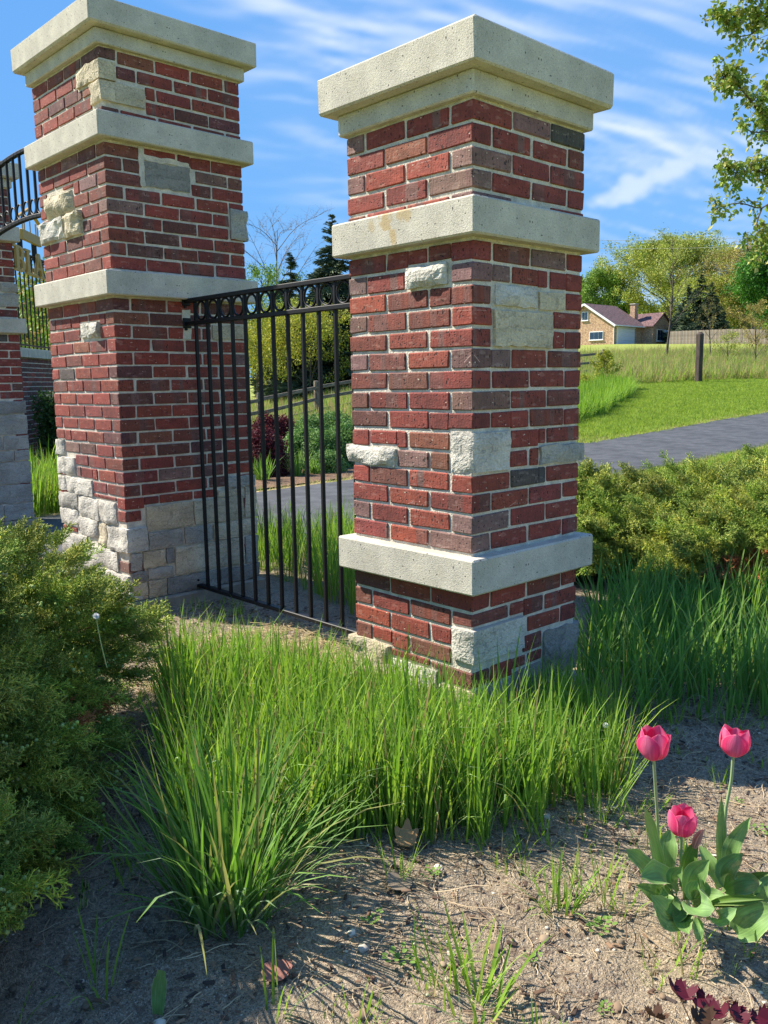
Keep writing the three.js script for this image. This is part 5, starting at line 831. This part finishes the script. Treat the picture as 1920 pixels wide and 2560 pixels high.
// ------------------------------------------------------------------ house on the hill
{
  const p = U(1533, 860, 108), hx = p.x, hz = p.z, hy = land(hx, hz) + .1, g = thing('brick_house', 'tan brick house with brown roof and white garage door on the hill', 'house', [hx, hy, hz], -.80); // local: corner at the origin, gable end runs to -X and faces +Z, garage side faces +X and runs to -Z
  const bt = tex(512, 512, (i, j) => { const row = Math.floor(j / 16), x = (i + (row % 2 ? 20 : 0)) % 512, k = hash2(Math.floor(x / 40), row, 5), mort = (j % 16 < 2 || x % 40 < 2); return mort ? [196, 180, 156] : mul3(mix3([206, 172, 136], [150, 110, 86], k), .75 + fbm(i / 24, j / 24, 2, 9) * .5); }, { repeat: [.55, .55] }), wall = new THREE.MeshStandardMaterial({ map: bt, roughness: .95 });
  const rt = tex(512, 512, (i, j) => { const row = Math.floor(j / 20), k = hash2(Math.floor((i + row * 13) / 26), row, 6); return mul3([120, 92, 90], (.72 + k * .4) * (j % 20 < 3 ? .75 : 1) + (hash2(i, j, 3) - .5) * .2); }, { repeat: [.35, .35] }), roof = new THREE.MeshStandardMaterial({ map: rt, roughness: 1 });
  const white = new THREE.MeshStandardMaterial({ color: srgb(232, 232, 228), roughness: .6 }), glass = new THREE.MeshPhysicalMaterial({ color: srgb(46, 58, 70), roughness: .08, metalness: 0, clearcoat: 1 });
  const W = 8.2, D = 7.0, eave = 2.55, peak = 5.15;
  const gable = (x0, x1, y0, y1, yp, d0, d1) => { const s = new THREE.Shape([[x0, y0], [x1, y0], [x1, y1], [(x0 + x1) / 2, yp], [x0, y1]].map(([x, y]) => new THREE.Vector2(x, y))), q = new THREE.ExtrudeGeometry(s, { depth: d1 - d0, bevelEnabled: false }); q.translate(0, 0, d0); return q; };
  part('wall', gable(-W, 0, -.8, eave, peak, -D, 0), wall, g);
  const slope = (a, b, c, d, th, n) => { const q = new THREE.BufferGeometry(), up = V(0, th, 0), v = [a, b, c, d, ...[a, b, c, d].map((k) => k.clone().add(up))], pos = v.flatMap((k) => [k.x, k.y, k.z]), L = a.distanceTo(b), Hh = b.distanceTo(c), uv = [0, 0, L, 0, L, Hh, 0, Hh, 0, 0, L, 0, L, Hh, 0, Hh]; return toCreasedNormals(geoFrom(pos, uv, [0, 2, 1, 0, 3, 2, 4, 5, 6, 4, 6, 7, 0, 1, 5, 0, 5, 4, 1, 2, 6, 1, 6, 5, 2, 3, 7, 2, 7, 6, 3, 0, 4, 3, 4, 7]), .4); };
  const oh = .45, k = (peak - eave) / (W / 2);
  part('roof', slope(V(oh, eave - oh * k + .06, .35), V(oh, eave - oh * k + .06, -D - .3), V(-W / 2, peak + .06, -D - .3), V(-W / 2, peak + .06, .35), .14), roof, g);
  part('roof', slope(V(-W - oh, eave - oh * k + .06, -D - .3), V(-W - oh, eave - oh * k + .06, .35), V(-W / 2, peak + .07, .35), V(-W / 2, peak + .07, -D - .3), .14), roof, g);
  for (const s of [-1, 1]) part('bargeboard', bar(V(-W / 2 + s * (W / 2 + oh), eave - oh * k + .04, .38), V(-W / 2, peak + .06, .38), .06, .26), white, g);
  part('gutter', bar(V(oh + .04, eave - oh * k + .1, .3), V(oh + .04, eave - oh * k + .1, -D - .2), .12, .14), white, g); part('downpipe', bar(V(.08, -.2, .06), V(.08, eave, .06), .08), white, g);
  const win = (x, y, w, h, n, face, parent = g) => { const f = part('window', face ? moved(chamfer(.08, h, w, .01), .02, 0, 0) : moved(chamfer(w, h, .08, .01), 0, 0, .02), white, parent); f.position.set(...(face ? [x[0], y, x[1]] : [x[0], y, x[1]])); for (let i = 0; i < n; i++) { const pw = (w - .12) / n - .05, o = -w / 2 + .06 + (i + .5) * (w - .12) / n; part('pane', face ? moved(chamfer(.05, h - .18, pw, .004), .055, 0, o) : moved(chamfer(pw, h - .18, .05, .004), o, 0, .055), glass, f); } part('sill', face ? moved(chamfer(.16, .08, w + .1, .01), .06, -h / 2 - .04, 0) : moved(chamfer(w + .1, .08, .16, .01), 0, -h / 2 - .04, .06), white, f); };
  win([-2.4, .02], 1.25, 2.0, 1.05, 3, 0); win([-4.1, .02], 3.75, .95, 1.1, 2, 0); win([-6.3, .02], 1.25, 1.6, 1.05, 2, 0);
  const door = part('garage_door', moved(chamfer(.10, 2.15, 4.3, .02), .03, 1.05, -2.85), white, g); for (let i = 0; i < 4; i++) part('panel', moved(chamfer(.05, .44, 4.1, .02), .085, .30 + i * .52, -2.85), white, door);
  part('door_frame', bar(V(.07, 2.2, -.58), V(.07, 2.2, -5.1), .12, .18), white, g);
  // lower wing with its own small gable towards +X
  part('wing_wall', moved(chamfer(2.6, 3.35, 5.0, .01), .2, .87, -9.45), wall, g); const wg = gable(-2.5, 2.5, 2.5, 2.55, 4.0, -.15, 1.4); wg.rotateY(Math.PI / 2); wg.translate(.1, 0, -9.45); part('wing_gable', wg, wall, g);
  part('wing_roof', slope(V(1.75, 2.35, -6.6), V(-3.5, 2.35, -6.6), V(-3.5, 4.15, -9.45), V(1.75, 4.15, -9.45), .13), roof, g); part('wing_roof', slope(V(-3.5, 2.35, -12.3), V(1.75, 2.35, -12.3), V(1.75, 4.16, -9.45), V(-3.5, 4.16, -9.45), .13), roof, g);
  win([1.52, -9.45], 1.35, 3.0, 1.5, 4, 1);
  const ch = part('chimney', moved(chamfer(.7, 3.6, .8, .02), -1.6, 3.6, -7.6), wall, g); part('chimney_cap', moved(chamfer(.85, .12, .95, .02), -1.6, 5.44, -7.6), MAT.cast, ch);
  // paved yard in front of the garage
  const yard = new THREE.CatmullRomCurve3([[hx + 1.6, hz - 1.4], [hx + 6, hz + 1.0], [hx + 11, hz + 1.4], [hx + 20, hz - 1]].map(([x, z]) => V(x, 0, z))); struct('house_drive', strip(yard, 1.9, .10, 50), MAT.asphalt, 'grey drive in front of the white garage door', 'drive');
}
// wooden board fence behind the meadow
{
  const bt = tex(64, 256, (i, j) => mul3([150, 142, 132], .55 + fbm(i / 5, j / 60, 4, 3) * .6)), ms = [srgb(255, 255, 255), srgb(226, 220, 214), srgb(240, 230, 214)].map((c) => new THREE.MeshStandardMaterial({ map: bt, color: c, roughness: 1 }));
  const a = U(1672, 860, 104), b = U(1990, 850, 86), n = 96, g = thing('board_fence', 'weathered wooden board fence behind the meadow', 'fence', [0, 0, 0]), R = rng(3), yaw = -Math.atan2(b.z - a.z, b.x - a.x), L = Math.hypot(b.x - a.x, b.z - a.z), bd = chamfer(L / n - .012, 1.6, .03, .004);
  for (let i = 0; i < n; i++) { const t = (i + .5) / n, x = lerp(a.x, b.x, t), z = lerp(a.z, b.z, t), m = part('board', bd, ms[i % 3], g); m.position.set(x, land(x, z) + .72 + (R() - .5) * .03, z); m.rotation.y = yaw; }
  for (let i = 0; i <= 8; i++) { const t = i / 8, x = lerp(a.x, b.x, t), z = lerp(a.z, b.z, t) - .09; part('post', moved(chamfer(.12, 1.7, .12, .01), x, land(x, z) + .72, z), ms[1], g); }
}
// overhead wires between two poles
{
  const wood = new THREE.MeshStandardMaterial({ color: srgb(110, 92, 76), roughness: 1 }), P = [U(1250, 700, 88), U(2300, 680, 84)], poles = P.map((p, i) => { const y = land(p.x, p.z), g = thing('utility_pole', i ? 'utility pole on the hill past the dense bright green tree' : 'utility pole standing behind the shorter pillar', 'pole', [p.x, y - .3, p.z]); part('shaft', limb([V(0, 0, 0), V(0, 6, 0), V(0, 12.2, 0)], .16, .11, 8), wood, g); part('crossarm', bar(V(0, 11.9, -.9), V(0, 11.9, .9), .1, .12), wood, g); return V(p.x, y - .3, p.z); });
  const wire = new THREE.MeshStandardMaterial({ color: srgb(170, 168, 160), roughness: .6 });
  for (const [y0, y1, s] of [[12.0, 11.6, .9], [11.2, 10.8, .9]]) { const pts = []; for (let i = 0; i <= 24; i++) { const t = i / 24, p = poles[0].clone().lerp(poles[1], t); p.y = lerp(poles[0].y + y0, poles[1].y + y1, t) - s * 4 * t * (1 - t); pts.push(p); } top('power_line', limb(pts, .02, .02, 4), wire, y0 > 11.5 ? 'upper thin wire crossing the trees above the house' : 'lower thin wire crossing the trees above the house', 'wire'); }
}

renderer.render(scene, camera);
